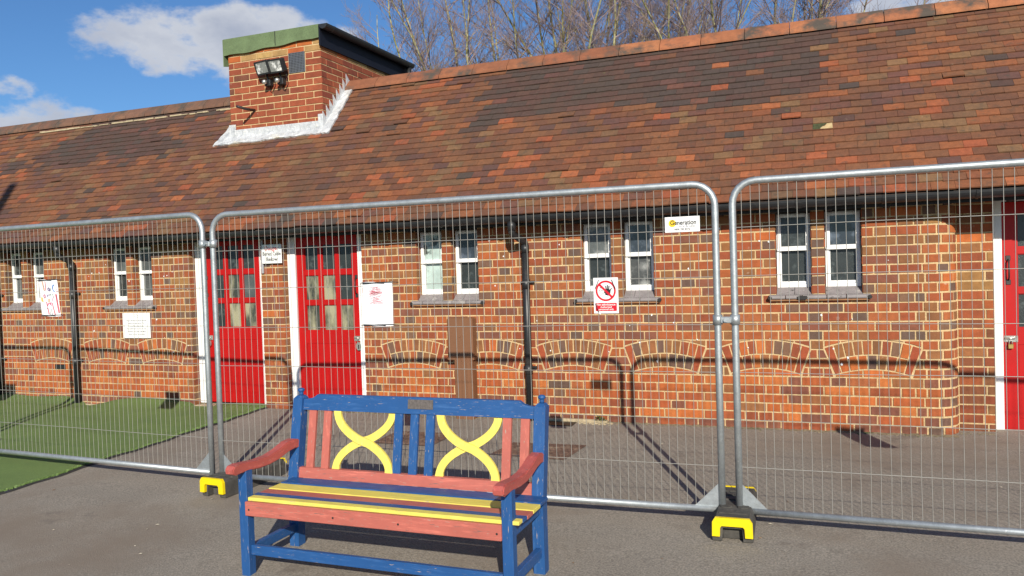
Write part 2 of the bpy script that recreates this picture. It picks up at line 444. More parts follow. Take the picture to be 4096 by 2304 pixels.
pieces = []      # (name, parentkey, verts, faces, colour, matkey)
def plane_map(O, U, V, N):
    O, U, V, N = map(Vector, (O, U, V, N))
    return lambda u, v, d: O + U * u + V * v - N * d
wallmap = plane_map((0, 0, 0), (1, 0, 0), (0, 0, 1), (0, -1, 0))
def brick_poly(pts, col, mp_=wallmap, name='brick', key='wall', inset=.0032, depth=.016, wob=.0016, rise=0.0):
    n = len(pts)
    cx = sum(p[0] for p in pts) / n; cy = sum(p[1] for p in pts) / n
    if any(p is None for p in pts): return
    fr = []
    for i, p in enumerate(pts):
        a = Vector(pts[i - 1]); b = Vector(pts[(i + 1) % n]); q = Vector(p)
        e1 = (q - a).normalized(); e2 = (b - q).normalized()
        n1 = Vector((-e1.y, e1.x)); n2 = Vector((-e2.y, e2.x))
        k = max(.35, 1 + n1.dot(n2))
        o = (n1 + n2) / k * inset
        fr.append(q + o + Vector((rnd.uniform(-wob, wob), rnd.uniform(-wob, wob))))
    d0 = rnd.uniform(-.0018, .0022) - rise
    tu, tv = rnd.uniform(-.012, .012), rnd.uniform(-.015, .015)
    vs = [mp_(p[0], p[1], depth) for p in pts] + [mp_(p.x, p.y, d0 + .0022) for p in [Vector(q) * .45 + f_ * .55 for q, f_ in zip(pts, fr)]] \
        + [mp_(p.x, p.y, d0 + tu * (p.x - cx) + tv * (p.y - cy)) for p in fr]
    fs = []
    for ring in (0, 1):
        for i in range(n):
            j = (i + 1) % n
            fs.append((ring * n + i, ring * n + j, (ring + 1) * n + j, (ring + 1) * n + i))
    fs.append(list(range(2 * n, 3 * n)))
    pieces.append((name, key, vs, fs, col))

# brick colours as they read in the sun
RED = [(177, 91, 51), (169, 87, 51), (183, 97, 53), (175, 93, 52), (181, 103, 59), (161, 83, 51), (185, 99, 51), (157, 81, 51)]
BRN = [(152, 100, 60), (160, 106, 64), (144, 94, 59), (166, 106, 64)]
DRK = [(128, 94, 75), (120, 90, 75), (134, 98, 75), (114, 88, 75)]
PLM = [(146, 87, 66), (138, 85, 66), (150, 91, 68)]
ORG = [(206, 112, 54), (198, 104, 50), (210, 120, 60), (190, 98, 50)]
TAN = [(172, 124, 72), (162, 106, 60)]
def pick(w):
    t = rnd.random() * sum(a for a, _ in w)
    for a, l in w:
        t -= a
        if t <= 0: return jit(C(*rnd.choice(l)), .06)
    return C(*w[-1][1][0])
def wallcol(x, z, header):
    k = (z - .80) / .075
    left = x < -5.5
    if z < .58:                                           # below the arches: orange infill
        near = min((abs(x - a), a) for a in ARCH)
        p = .72 if near[0] < .30 else .26
        if left and near[0] < .30: p = .88
        if not left: p *= .78
        if z < .15: return pick([(3, PLM), (2, RED), (1, [(150, 100, 86), (136, 92, 80)])]) if z < .1 else pick([(3, RED), (1, PLM), (1, ORG)])
        if rnd.random() < p: return pick([(3, ORG), (1, [(190, 96, 52)])])
        return pick([(5, RED), (1.3, PLM), (.8, BRN), (.3, DRK)])
    if k < 0: return pick([(5, RED), (1.2, BRN), (.8, PLM), (.4, ORG)])
    if k < 6:
        if header: return pick([(1.9, DRK), (1.6, BRN), (3.0, RED), (.5, PLM)])
        return pick([(4.5, RED), (2.2, PLM), (.7, BRN), (.15, ORG)])
    if left: return pick([(3, RED), (3.4, BRN), (.5, PLM), (1, TAN), (.5, DRK)])
    if header: return pick([(2.4, RED), (2.2, BRN), (1.0, DRK), (.6, TAN)])
    return pick([(5, RED), (1.1, BRN), (1.2, PLM), (.3, ORG)])

def excl(z0, z1):
    """blocked x-intervals for a course: list of (xl at z0, xl at z1, xr at z0, xr at z1)"""
    out = []
    zm = (z0 + z1) / 2
    for (a, b, lo, hi) in DOORS:
        if lo < zm < hi: out.append((a, a, b, b))
    if zm > WZ0 - .01 and zm < WZ1 + .02:
        for (a, b) in WIN: out.append((a, a, b, b))
    def half(z):
        if z <= .524: return .28
        if z <= .739: return .28 + (z - .524) / .215 * .076
        t = 1.069 ** 2 - (z - AZ) ** 2
        return math.sqrt(t) if t > 0 else 0.0
    if .505 < z1 and z0 < .79:
        for a in ARCH:
            h0, h1 = half(z0), half(z1)
            if z1 > .79: h0 = h1 = .353
            if max(h0, h1) < .03: continue
            out.append((a - h0 - .004, a - h1 - .004, a + h0 + .004, a + h1 + .004))
    return sorted(out)
def course(z0, z1, X0, X1, k, bond='flemish', mp_=wallmap, key='wall', colf=wallcol, ex=None, phase=None):
    J = .0085
    ex = excl(z0, z1) if ex is None else ex
    iv = []; cur = (X0, X0)
    for (l0, l1, r0, r1) in ex:
        if r0 < X0 or l0 > X1: continue
        iv.append((cur, (l0, l1))); cur = (r0, r1)
    iv.append((cur, (X1, X1)))
    ph = (.16875 * (k % 2) + rnd.uniform(-.004, .004)) if phase is None else phase
    for (a, b) in iv:
        s, e = min(a), max(b)
        if e - s < .03: continue
        cuts = []
        if e - s < .16:
            cuts = [(s, e, True)] if e - s < .125 or bond != 'flemish' else [(s, (s + e) / 2, True), ((s + e) / 2, e, True)]
        else:
            per = .3375 if bond == 'flemish' else .225
            x = math.floor((s - ph) / per) * per + ph - (0 if bond == 'flemish' else 0)
            segs = []
            while x < e:
                if bond == 'flemish':
                    if rnd.random() < .12 and k < 0: L_ = [(.1125, True), (.1125, True), (.1125, True)]
                    else: L_ = [(.225, False), (.1125, True)]
                else: L_ = [(.225, False)]
                for (w_, hd) in L_:
                    j_ = rnd.uniform(-.005, .005)
                    segs.append([x, x + w_ + 0 * j_, hd]); x += w_
            for sgm in segs:
                q0, q1 = max(sgm[0], s), min(sgm[1], e)
                if q1 - q0 > .002: cuts.append([q0, q1, sgm[2] or (q1 - q0 < .13)])
            if len(cuts) > 1 and cuts[0][1] - cuts[0][0] < .045: cuts[1][0] = cuts[0][0]; cuts.pop(0)
            if len(cuts) > 1 and cuts[-1][1] - cuts[-1][0] < .045: cuts[-2][1] = cuts[-1][1]; cuts.pop()
            for i_ in range(len(cuts) - 1):
                d = rnd.uniform(-.007, .007); cuts[i_][1] += d; cuts[i_ + 1][0] += d
        for i_, (q0, q1, hd) in enumerate(cuts):
            l0 = l1 = q0; r0 = r1 = q1
            if i_ == 0: l0, l1 = a
            if i_ == len(cuts) - 1: r0, r1 = b
            h = J / 2
            w0, w1 = rnd.uniform(-.0014, .0014), rnd.uniform(-.0014, .0014)
            c_ = colf((q0 + q1) / 2, (z0 + z1) / 2, hd)
            if c_ is None: continue
            if min(r0 - l0, r1 - l1) < .014: continue
            brick_poly([(l0 + h, z0 + h + w0), (r0 - h, z0 + h + w1), (r1 - h, z1 - h + w1), (l1 + h, z1 - h + w0)], c_, mp_, key=key)
BULL = .79
for k in range(-11, 15):
    z0 = .80 + .075 * k
    if z0 > TOP - .02: break
    course(z0, min(z0 + .075, TOP), -13.6, BULL + (.045 if k % 2 else -.04), k)
# infill brick under each arch soffit and the voussoirs
for a in ARCH:
    if abs(a - ARCH[4]) < .01 or True:
        xs_ = [-.275, -.09 + rnd.uniform(-.05, .05), .1 + rnd.uniform(-.04, .04), .275]
        colr = pick([(1, ORG)]) if rnd.random() < .8 else pick([(1, RED)])
        for i_ in range(3):
            p0, p1 = xs_[i_] + .004, xs_[i_ + 1] - .004
            topf = lambda x: AZ + math.sqrt(max(.834 ** 2 - x * x, 0)) - .003
            zb = .5055
            pts = [(a + p0, zb), (a + p1, zb)]
            n_ = 5
            for j in range(n_ + 1):
                x = p1 + (p0 - p1) * j / n_
                pts.append((a + x, max(topf(x), zb + .006)))
            brick_poly(pts, jit(colr, .12), name='brick')
    for sg in (-1, 1):                                    # thin wedges of brick over the haunches
        for (u0, u1) in ((.351, .235), (.227, .115)):
            zo_ = lambda x: AZ + math.sqrt(1.069 ** 2 - x * x) + .007
            pts = [(u0 + (u1 - u0) * j / 4, zo_(u0 + (u1 - u0) * j / 4)) for j in range(5)] + [(u1, max(.7945, zo_(u1) + .004)), (u0, .7945)]
            pts = [(a + sg * u, v) for u, v in pts]
            if sg > 0: pts = pts[::-1]
            brick_poly(pts, wallcol(a, .76, False), name='brick')
    TH = math.asin(.28 / .841)
    def pol(r_, t): return (a + r_ * math.sin(t), AZ + r_ * math.cos(t))
    endw = .062 / .95
    for sgn in (-1, 1):
        t0, t1 = sorted((sgn * TH, sgn * (TH - endw)))
        g = .0030
        brick_poly([pol(.8395, t0 + g / .84), pol(.8395, t1 - g / .84), pol(1.0655, t1 - g / 1.06), pol(1.0655, t0 + g / 1.06)], jit(C(176, 84, 50), .1), name='voussoir')
    ti = TH - endw
    pal = [(3, RED), (2.6, BRN), (1, DRK), (.8, ORG)] if a < -5 else [(2.4, RED), (1.8, DRK), (3, BRN), (.5, ORG)] if a < -1.0 else [(3.4, RED), (1.4, ORG), (1.4, BRN), (.5, DRK)]
    for (r0, r1, nn) in ((.8395, .9485, 7), (.9565, 1.0665, 8)):
        for i_ in range(nn):
            t0 = -ti + 2 * ti * i_ / nn; t1 = -ti + 2 * ti * (i_ + 1) / nn
            g = .0040
            brick_poly([pol(r0, t0 + g / r0), pol(r0, t1 - g / r0), pol(r1, t1 - g / r1), pol(r1, t0 + g / r1)], pick(pal), name='voussoir')
# reveals (jamb bricks) of the openings
def reveal(x, facing, z0, z1, y0, y1, colf=wallcol):
    mp_ = plane_map((x, 0, 0), (0, 1, 0), (0, 0, 1), (facing, 0, 0)) if facing > 0 else plane_map((x, 0, 0), (0, -1, 0), (0, 0, 1), (facing, 0, 0))
    k0 = math.floor((z0 - .8) / .075)
    for k in range(k0, 20):
        a, b = max(.8 + .075 * k, z0) + .005, min(.8 + .075 * (k + 1), z1) - .005
        if a > z1: break
        if b - a < .02: continue
        c_ = jit(pick([(3, RED), (2, BRN), (1, DRK)]), .08)
        ya, yb = y0 + .002, y1 - .002
        if facing > 0: brick_poly([(ya, a), (yb, a), (yb, b), (ya, b)], c_, mp_)
        else: brick_poly([(-yb, a), (-ya, a), (-ya, b), (-yb, b)], c_, mp_)
for (a, b) in WIN:
    reveal(a, 1, WZ0, WZ1, 0, .088); reveal(b, -1, WZ0, WZ1, 0, .088)
for (a, b, lo, hi) in DOORS:
    reveal(a, 1, lo, hi, 0, .10); reveal(b, -1, lo, hi, 0, .10)
# bull-nosed corner and recessed wall to the right
RB = .20
def bullmap(u, v, d):                       # u = arc length from BULL
    t = u / RB
    if t < 0: return Vector((BULL + u, d, v))
    if t > math.pi / 2: t2 = u - RB * math.pi / 2; return Vector((BULL + RB - d, RB + t2, v))
    return Vector((BULL + (RB - d) * math.sin(t), RB - (RB - d) * math.cos(t), v))
for k in range(-11, 15):
    z0 = .80 + .075 * k
    if z0 > TOP - .02: break
    s0 = .045 if k % 2 else -.04
    cuts = [s0, s0 + (.10 if k % 2 else .12), s0 + (.20 if k % 2 else .235), .305]
    for i_ in range(3):
        q0, q1 = cuts[i_] + .005, cuts[i_ + 1] - .005
        if q1 - q0 < .02: continue
        c_ = wallcol(.9, z0 + .03, True) if z0 > .5 else pick([(3, RED), (2, PLM), (.6, DRK)])
        if z0 > 1.0 and rnd.random() < .5: c_ = pick([(2, RED), (1, ORG)])
        n_ = 3
        bot = [(q0 + (q1 - q0) * j / n_, z0 + .005) for j in range(n_ + 1)]
        top_ = [(q1 + (q0 - q1) * j / n_, z0 + .07) for j in range(n_ + 1)]
        # strips so that the face follows the curve
        vs = []; fs = []
        cols_ = [q0, q0 + .004] + [q0 + (q1 - q0) * j / n_ for j in range(1, n_)] + [q1 - .004, q1]
        zz = [z0 + .005, z0 + .009, z0 + .066, z0 + .070]
        for ii, u in enumerate(cols_):
            for jj, z in enumerate(zz):
                d = .016 if (ii in (0, len(cols_) - 1) or jj in (0, 3)) else 0.0
                vs.append(bullmap(u, z, d))
        for ii in range(len(cols_) - 1):
            for jj in range(3):
                fs.append((ii * 4 + jj, (ii + 1) * 4 + jj, (ii + 1) * 4 + jj + 1, ii * 4 + jj + 1))
        pieces.append(('brick', 'wall', vs, fs, c_))
recmap = plane_map((0, .205, 0), (1, 0, 0), (0, 0, 1), (0, -1, 0))
def reccol(x, z, hd):
    if z < .95: return pick([(4, [(150, 78, 48), (142, 84, 54)]), (1, BRN), (1, RED)])
    return pick([(4, RED), (1.4, BRN), (1, TAN), (.6, ORG)])
for k in range(-11, 15):
    z0 = .80 + .075 * k
    if z0 > TOP - .02: break
    zz = z0
    if k % 2 == 0: ex_ = [(1.255, 1.255, 2.20, 2.20)]; phs = .9925 + .09 - .3375
    else: ex_ = [(1.255, 1.255, 2.20, 2.20)]; phs = .9925 + .178
    course(zz, min(zz + .075, TOP), .995, 4.2, k, bond='stretch', mp_=recmap, colf=reccol, ex=ex_, phase=phs)

# mortar body of the wall
m = MB()
def rects(x0, x1, z0, z1, holes, y):
    xc = sorted({x0, x1, *[h[0] for h in holes], *[h[1] for h in holes]})
    zc = sorted({z0, z1, *[h[2] for h in holes], *[h[3] for h in holes]})
    for i_ in range(len(xc) - 1):
        for j_ in range(len(zc) - 1):
            cx_, cz_ = (xc[i_] + xc[i_ + 1]) / 2, (zc[j_] + zc[j_ + 1]) / 2
            if any(h[0] < cx_ < h[1] and h[2] < cz_ < h[3] for h in holes): continue
            m.add([(xc[i_], y, zc[j_]), (xc[i_ + 1], y, zc[j_]), (xc[i_ + 1], y, zc[j_ + 1]), (xc[i_], y, zc[j_ + 1])], [(0, 1, 2, 3)])
    for h in holes:
        a, b, lo, hi = h
        for (p, q) in (((a, lo), (a, hi)), ((b, hi), (b, lo)), ((a, hi), (b, hi)), ((b, lo), (a, lo))):
            m.add([(p[0], y, p[1]), (q[0], y, q[1]), (q[0], y + .24, q[1]), (p[0], y + .24, p[1])], [(0, 1, 2, 3)])
RC = .005
rects(-13.6, BULL, -.3, TOP, [(a - .004, b + .004, WZ0, WZ1) for a, b in WIN] + [(a - .004, b + .004, -.2, 1.905) for a, b, _, _ in DOORS], RC)
n_ = 8
for i_ in range(n_):
    u0, u1 = .314 * i_ / n_, .314 * (i_ + 1) / n_
    m.add([bullmap(u0, -.3, RC), bullmap(u1, -.3, RC), bullmap(u1, TOP, RC), bullmap(u0, TOP, RC)], [(0, 1, 2, 3)])
m.add([(BULL + RB - RC, RB, -.3), (BULL + RB - RC, RB + .02, -.3), (BULL + RB - RC, RB + .02, TOP), (BULL + RB - RC, RB, TOP)], [(0, 1, 2, 3)])
rects(BULL + RB - RC, 4.2, -.3, TOP, [(1.251, 2.204, -.2, 1.905)], .205 + RC)
wall = m.build('wall', M['mortar'], B)
# inner walls / back so that no light leaks
box('inner_wall', (-13.5, .36, -.2), (4.1, .42, 1.9), M['soffit'], B)
box('rear_wall', (-13.6, 3.0, -.3), (4.2, 3.2, 1.95), M['mortar'], B)
m = MB()
for x in (-13.6, 4.2):
    m.prism([(.0, -.3), (3.2, -.3), (3.2, 1.93), (1.5, 3.66), (.0, 1.93)], 'x', x - .02, x + .02)
m.build('gable_wall', M['mortar'], B)
# concrete footing seen in the dip of the turf, and the thresholds
box('footing', (-8.3, -.035, -.2), (-7.55, .004, .030), M['concrete'], B, bev=.008)
for (a, b, z) in ((-6.485, -5.53, .066), (-5.25, -4.295, .038), (1.255, 2.2, .04)):
    yb = .205 if a > 0 else 0
    box('door_step', (a + .006, yb - .03, -.1), (b - .006, yb + .30, z), M['concrete'], B, bev=.006)

# ------------------------------------------------------------------ windows
GL = [['g_dark', 'g_grey'], ['g_grey', 'g_dark'], ['g_grey', 'g_dark'], ['g_grey', 'g_grey'], ['g_pale', 'g_pale'], ['g_sky', 'g_dark'],
      ['g_swirl', 'g_dark'], ['g_sky', 'g_hammer'], ['g_dark', 'g_dark'], ['g_sky', 'g_dark']]
def ring(m_, x0, x1, z0, z1, wl, wr, wb, wt_, y0, y1):
    m_.box((x0, y0, z0), (x0 + wl, y1, z1)); m_.box((x1 - wr, y0, z0), (x1, y1, z1))
    m_.box((x0 + wl, y0, z0), (x1 - wr, y1, z0 + wb)); m_.box((x0 + wl, y0, z1 - wt_), (x1 - wr, y1, z1))
for wi, (a, b) in enumerate(WIN):
    a2, b2 = a + .004, b - .004
    m = MB(); ring(m, a2, b2, 1.232, 1.84, .024, .024, .026, .018, .092, .16)
    w = m.build('window', M['white'], B)
    # lower sash set back, upper sash proud of it
    m = MB(); ring(m, a2 + .024, b2 - .024, 1.258, 1.555, .012, .012, .022, .02, .108, .135)
    s1 = m.build('sash', M['white'], w)
    m = MB(); ring(m, a2 + .010, b2 - .010, 1.545, 1.832, .026, .026, .026, .022, .080, .112)
    m.box((a2 + .006, .076, 1.535), (b2 - .006, .110, 1.548))
    s2 = m.build('sash', M['white'], w)
    box('pane', (a2 + .034, .122, 1.276), (b2 - .034, .128, 1.54), M[GL[wi][1]], w)
    box('pane', (a2 + .034, .096, 1.568), (b2 - .034, .102, 1.812), M[GL[wi][0]], w)
    box('lintel', (a - .002, .003, 1.842), (b + .002, .2, 1.90), M['soffit'], w)
def blob(m_, c_, r_, n=7):
    m_.prism([(c_[0] + r_[0] * math.cos(6.283 * j / n) * rnd.uniform(.75, 1.15), c_[1] + r_[1] * math.sin(6.283 * j / n) * rnd.uniform(.75, 1.15)) for j in range(n)], 'y', -.043, -.024)
for pi in range(5):
    a, b = WIN[2 * pi][0], WIN[2 * pi + 1][1]
    sill = box('window_sill', (a - .055, -.026, 1.122), (b + .055, .03, 1.137), M['sillbrown'], B, bev=.003)
    e = [a - .062, a + .07, a + .20, (a + b) / 2 + .06, b - .12, b + .062]
    for i_ in range(5):
        m = MB()
        x0, x1 = e[i_] + .003, e[i_ + 1] - .003
        m.prism([(-.034, 1.140), (-.038, 1.150), (-.036, 1.164), (-.026, 1.170), (.012, 1.176), (.012, 1.139)], 'x', x0, x1)
        m.build('sill_tile', M['sill'], sill)
    for (bx, bw) in ((a - .052, .016), (b + .050, .018)) + (((a + .20, .05),) if pi == 4 else ()):
        m = MB(); blob(m, (bx, 1.150), (bw, .018)); m.build('dark_mortar', M['black_wood'], sill)
    for (p, q) in (WIN[2 * pi], WIN[2 * pi + 1]):
        c_ = (p + q) / 2 + rnd.uniform(-.05, .03)
        for (x0, x1) in ((p + .001, c_ - .002), (c_ + .002, q - .001)):
            m = MB(); m.prism([(.008, 1.14), (.008, 1.176), (.088, 1.232), (.10, 1.232), (.10, 1.14)], 'x', x0, x1)
            m.build('sill_tile', M['sill'], sill)

# ------------------------------------------------------------------ doors
def door(X0, X1, yb, zb, panes, hinge_left=True, iron=True):
    fw = .097 if yb < .1 else .066
    m = MB()
    m.box((X0 + .003, yb + .085, zb), (X0 + fw, yb + .17, 1.862)); m.box((X1 - fw, yb + (.085 if X0 > -6 else .104), zb), (X1 - .003, yb + .17, 1.862))
    m.box((X0 + .003, yb + .085, 1.862), (X1 - .003, yb + .17, 1.905))
    if X0 < -6: fw_r = .078
    fr = m.build('door_frame', M['white'], B)
    l, r_ = X0 + fw + .004, X1 - (fw if X0 > -6 else .080) - .004
    y0, y1 = yb + .105, yb + .148
    zt = 1.855; zo = zb - .04
    cols = [(l + .098, l + .268), (l + .318, l + .478), (l + .523, l + .683)]
    sc_ = (r_ - l) / .765
    cols = [(l + (p - l) * sc_, l + (q - l) * sc_) for p, q in cols]
    rows = [(.877 + zo, 1.145 + zo), (1.193 + zo, 1.456 + zo), (1.508 + zo, 1.775 + zo)]
    m = MB()
    zbm = zb + .012
    m.box((l, y0, zbm), (cols[0][0], y1, zt)); m.box((cols[2][1], y0, zbm), (r_, y1, zt))
    for i_ in range(2): m.box((cols[i_][1], y0 + .004, rows[0][0]), (cols[i_ + 1][0], y1, rows[2][1]))
    for (z0, z1) in ((rows[0][1], rows[1][0]), (rows[1][1], rows[2][0])):
        for (p, q) in cols: m.box((p, y0 + .004, z0), (q, y1, z1))
    m.box((cols[0][0], y0, rows[2][1]), (cols[2][1], y1, zt))
    m.box((cols[0][0], y0, .745 + zo), (cols[2][1], y1, rows[0][0]))
    m.box((cols[0][0], y0, zbm), (cols[2][1], y1, .165 + zo))
    leaf = m.build('door', M['red'], B)
    # beads round the panes
    nb = 6
    for i_ in range(nb):
        p, q = cols[0][0] + (cols[2][1] - cols[0][0]) * i_ / nb, cols[0][0] + (cols[2][1] - cols[0][0]) * (i_ + 1) / nb
        mm = MB(); mm.box((p + .0008, y0 + .004, .165 + zo), (q - .0008, y1 - .004, .745 + zo), bev=.002); mm.build('board', M['red'], leaf)
    for ri, (z0, z1) in enumerate(rows):
        for ci, (p, q) in enumerate(cols):
            mm = MB()
            for (aa, bb) in (((p, z0), (q, z0 + .006)), ((p, z1 - .006), (q, z1)), ((p, z0 + .006), (p + .006, z1 - .006)), ((q - .006, z0 + .006), (q, z1 - .006))):
                mm.box((aa[0], y0 + .010, aa[1]), (bb[0], y0 + .02, bb[1]))
            mm.build('bead', M['red'], leaf)
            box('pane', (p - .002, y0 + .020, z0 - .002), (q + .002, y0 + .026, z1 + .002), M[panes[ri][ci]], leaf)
    # pull handle, hasp
    hx = l + .04 if hinge_left else r_ - .03
    hz = 1.24 + zo + .01
    m = MB()
    m.tube([(hx, y0 - .002, hz), (hx, y0 - .030, hz + .02), (hx, y0 - .036, hz + .08), (hx, y0 - .030, hz + .15), (hx, y0 - .002, hz + .165)], .0065, 6)
    m.box((hx - .017, y0 - .006, hz - .035), (hx + .017, y0, hz + .005), bev=.003); m.box((hx - .017, y0 - .006, hz + .155), (hx + .017, y0, hz + .195), bev=.003)
    m.build('handle', M['iron'], leaf)
    return leaf, y0, l, r_
P1 = [['g_dark', 'g_interior', 'g_interior'], ['g_dark', 'g_interior', 'g_grey'], ['g_dark', 'g_dark', 'g_dark']]
P2 = [['g_interior', 'g_interior', 'g_interior'], ['g_interior', 'g_interior', 'g_dark'], ['g_dark', 'g_dark', 'g_dark']]
P3 = [['g_dark'] * 3] * 3
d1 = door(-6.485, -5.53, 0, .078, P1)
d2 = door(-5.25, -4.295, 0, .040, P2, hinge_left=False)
d3 = door(1.255, 2.20, .205, .035, P3)
def hasp(leaf, x0, x1, y, z, flip):
    m = MB()
    m.box((x0, y - .006, z - .026), (x1, y, z + .026), bev=.003)
    m.tube([(x0 + .004, y - .014, z + .006), (x1 - .02, y - .014, z + .006)], .007, 8)
    for dx in (.012, .045, .08):
        if x0 + dx < x1 - .008:
            m.box((x0 + dx, y - .009, z + .012), (x0 + dx + .010, y - .005, z + .022)); m.box((x0 + dx, y - .009, z - .020), (x0 + dx + .010, y - .005, z - .010))
    m.build('hasp', M['chrome'], leaf)
def padlock(x, y, z, w_, h_, mat, label):
    t = thing('padlock', (x, y, z - h_), label, 'padlock', 'padlocks on the doors')
    pts = []
    for i_ in range(16):
        a = 2 * math.pi * i_ / 16
        pts.append((x + w_ / 2 * math.cos(a) * (1.0 if mat != 'brass' else 1.0), z - h_ / 2 + h_ / 2 * math.sin(a)))
    m = MB()
    if mat == 'brass': m.box((x - w_ / 2, y - .018, z - h_), (x + w_ / 2, y, z), bev=.003)
    else: m.prism(pts, 'y', y - .018, y)
    m.build('body', M[mat], t)
    m = MB(); m.tube([(x - w_ * .28, y - .009, z - h_ * .15), (x - w_ * .28, y - .009, z + .018), (x - w_ * .12, y - .009, z + .032), (x + w_ * .12, y - .009, z + .032), (x + w_ * .28, y - .009, z + .018), (x + w_ * .28, y - .009, z - h_ * .15)], .0045, 6)
    m.build('shackle', M['chrome'], t)
    if mat != 'brass': box('keyhole_cover', (x - .006, y - .0215, z - h_ * .8), (x + .006, y - .018, z - h_ * .3), M['iron'], t, bev=.001)
hasp(d1[0], -6.375, -6.29, d1[1], .80, 0); padlock(-6.335, d1[1] - .008, .775, .058, .078, 'chrome', 'round silver padlock on the red door nearest the grass')
hasp(d2[0], -4.475, -4.39, d2[1], .795, 1); padlock(-4.413, d2[1] - .008, .76, .062, .085, 'chrome', 'round silver padlock on the red door beside the white paper')
hasp(d3[0], 1.330, 1.425, d3[1], .785, 0); padlock(1.372, d3[1] - .008, .745, .036, .036, 'brass', 'small square brass padlock on the red door by the rounded corner')

# ------------------------------------------------------------------ eaves, gutter, downpipes
EY, EZ, RY, RZ = -.21, 1.945, 1.50, 3.735
sl_ = Vector((0, RY - EY, RZ - EZ)); SL = sl_.length; US = sl_ / SL
NS = Vector((0, -US.z, US.y))
def roofp(x, s, h=0.0): return Vector((x, EY, EZ)) + US * s + NS * h
box('fascia_board', (-13.7, -.180, 1.845), (4.3, -.160, 1.935), M['black_wood'], B)
box('soffit', (-13.7, -.158, 1.90), (4.3, .30, 1.915), M['soffit'], B)
m = MB()
x = -13.4
while x < 4.2:
    m = MB(); m.prism([(-.157, 1.898), (-.157, 1.862), (-.11, 1.842), (-.003, 1.842), (-.003, 1.898)], 'x', x, x + .045)
    m.build('rafter_foot', M['soffit'], B)
    x += .42
# gutter: half-round channel
gy_, gz_, gr = -.245, 1.925, .058
pts = [(gy_ - gr * math.cos(math.pi * i_ / 10), gz_ - gr * math.sin(math.pi * i_ / 10)) for i_ in range(11)]
pts += [(gy_ + (gr - .006) * math.cos(math.pi * i_ / 10), gz_ - (gr - .006) * math.sin(math.pi * i_ / 10)) for i_ in range(11)]
m2 = MB(); m2.prism(pts, 'x', -13.7, 4.3)
gut = m2.build('gutter', M['black_plastic'], B)
x = -13.2; gi = 0
while x < 4.2:
    m2 = MB()
    w_ = .018 if gi % 3 else .05
    q = [(gy_ - (gr + .005) * math.cos(math.pi * i_ / 8), gz_ - (gr + .005) * math.sin(math.pi * i_ / 8)) for i_ in range(9)] + \
        [(gy_ + (gr + .0005) * math.cos(math.pi * i_ / 8), gz_ - (gr + .0005) * math.sin(math.pi * i_ / 8)) for i_ in range(9)]
    m2.prism(q, 'x', x, x + w_)
    m2.box((x, gy_ + gr, gz_ - .05), (x + w_, -.181, gz_ + .004))
    m2.build('gutter_bracket', M['black_plastic'], gut)
    x += .62; gi += 1
def downpipe(xo, xp, zb, jog=True):
    r_ = .033
    m_ = MB()
    m_.tube([(xo, gy_, 1.885), (xo, gy_, 1.80)], .040, 12)
    d = m_.build('downpipe', M['black_plastic'], B)
    m_ = MB()
    m_.tube([(xo, gy_, 1.83), (xo, gy_, 1.79), (xo, gy_ + .012, 1.77), (xp, -.075, 1.705), (xp, -.055, 1.68), (xp, -.055, 1.64)], r_, 12)
    m_.build('swan_neck', M['black_plastic'], d)
    m_ = MB()
    m_.tube([(xp, -.055, 1.66), (xp, -.055, zb)], r_, 12)
    m_.build('pipe', M['black_plastic'], d)
    m_ = MB(); m_.tube([(xp, -.055, 1.675), (xp, -.055, 1.60)], r_ + .005, 12); m_.build('collar', M['black_plastic'], d)
    for z in (1.33, .545):
        m_ = MB(); m_.tube([(xp, -.055, z + .028), (xp, -.055, z - .06)], r_ + .0045, 12)
        m_.box((xp - .06, -.03, z - .012), (xp + .07, -.012, z + .012), bev=.003)
        m_.build('pipe_clip', M['black_plastic'], d)
downpipe(-8.17, -8.185, .02); downpipe(-2.576, -2.525, .02); downpipe(-9.47, -9.47, .05)

# ------------------------------------------------------------------ roof tiles
m = MB()
m.add([roofp(-13.7, -.02, -.012), roofp(4.3, -.02, -.012), roofp(4.3, SL, -.012), roofp(-13.7, SL, -.012)], [(0, 1, 2, 3)])
m.add([(-13.7, RY, RZ - .02), (4.3, RY, RZ - .02), (4.3, 3.2 + .15, 1.93), (-13.7, 3.2 + .15, 1.93)], [(0, 1, 2, 3)])
M['batten'] = material('roof_underlay', (.05, .035, .028), rough=.9, var=.3)
roof = m.build('roof', M['batten'], B)
BROWN = [(126, 83, 58), (134, 87, 59), (120, 77, 56), (140, 91, 60), (128, 81, 57)]
TERR = [(152, 93, 58), (158, 95, 58), (146, 87, 56)]
ORT = [(172, 96, 60), (166, 90, 57), (178, 104, 64)]
TANT = [(142, 105, 71), (136, 101, 69), (130, 95, 67)]
PURP = [(118, 77, 64), (110, 75, 66), (122, 79, 64)]
DKT = [(94, 70, 61), (88, 70, 62), (100, 72, 61), (86, 71, 64), (96, 68, 59)]
GAUGE = .0917
nrows = int(SL / GAUGE)
tp = []
blob = [(rnd.uniform(-13, 4), rnd.uniform(0, 2.4), rnd.uniform(.25, .7), rnd.choice('OTBP')) for _ in range(64)]
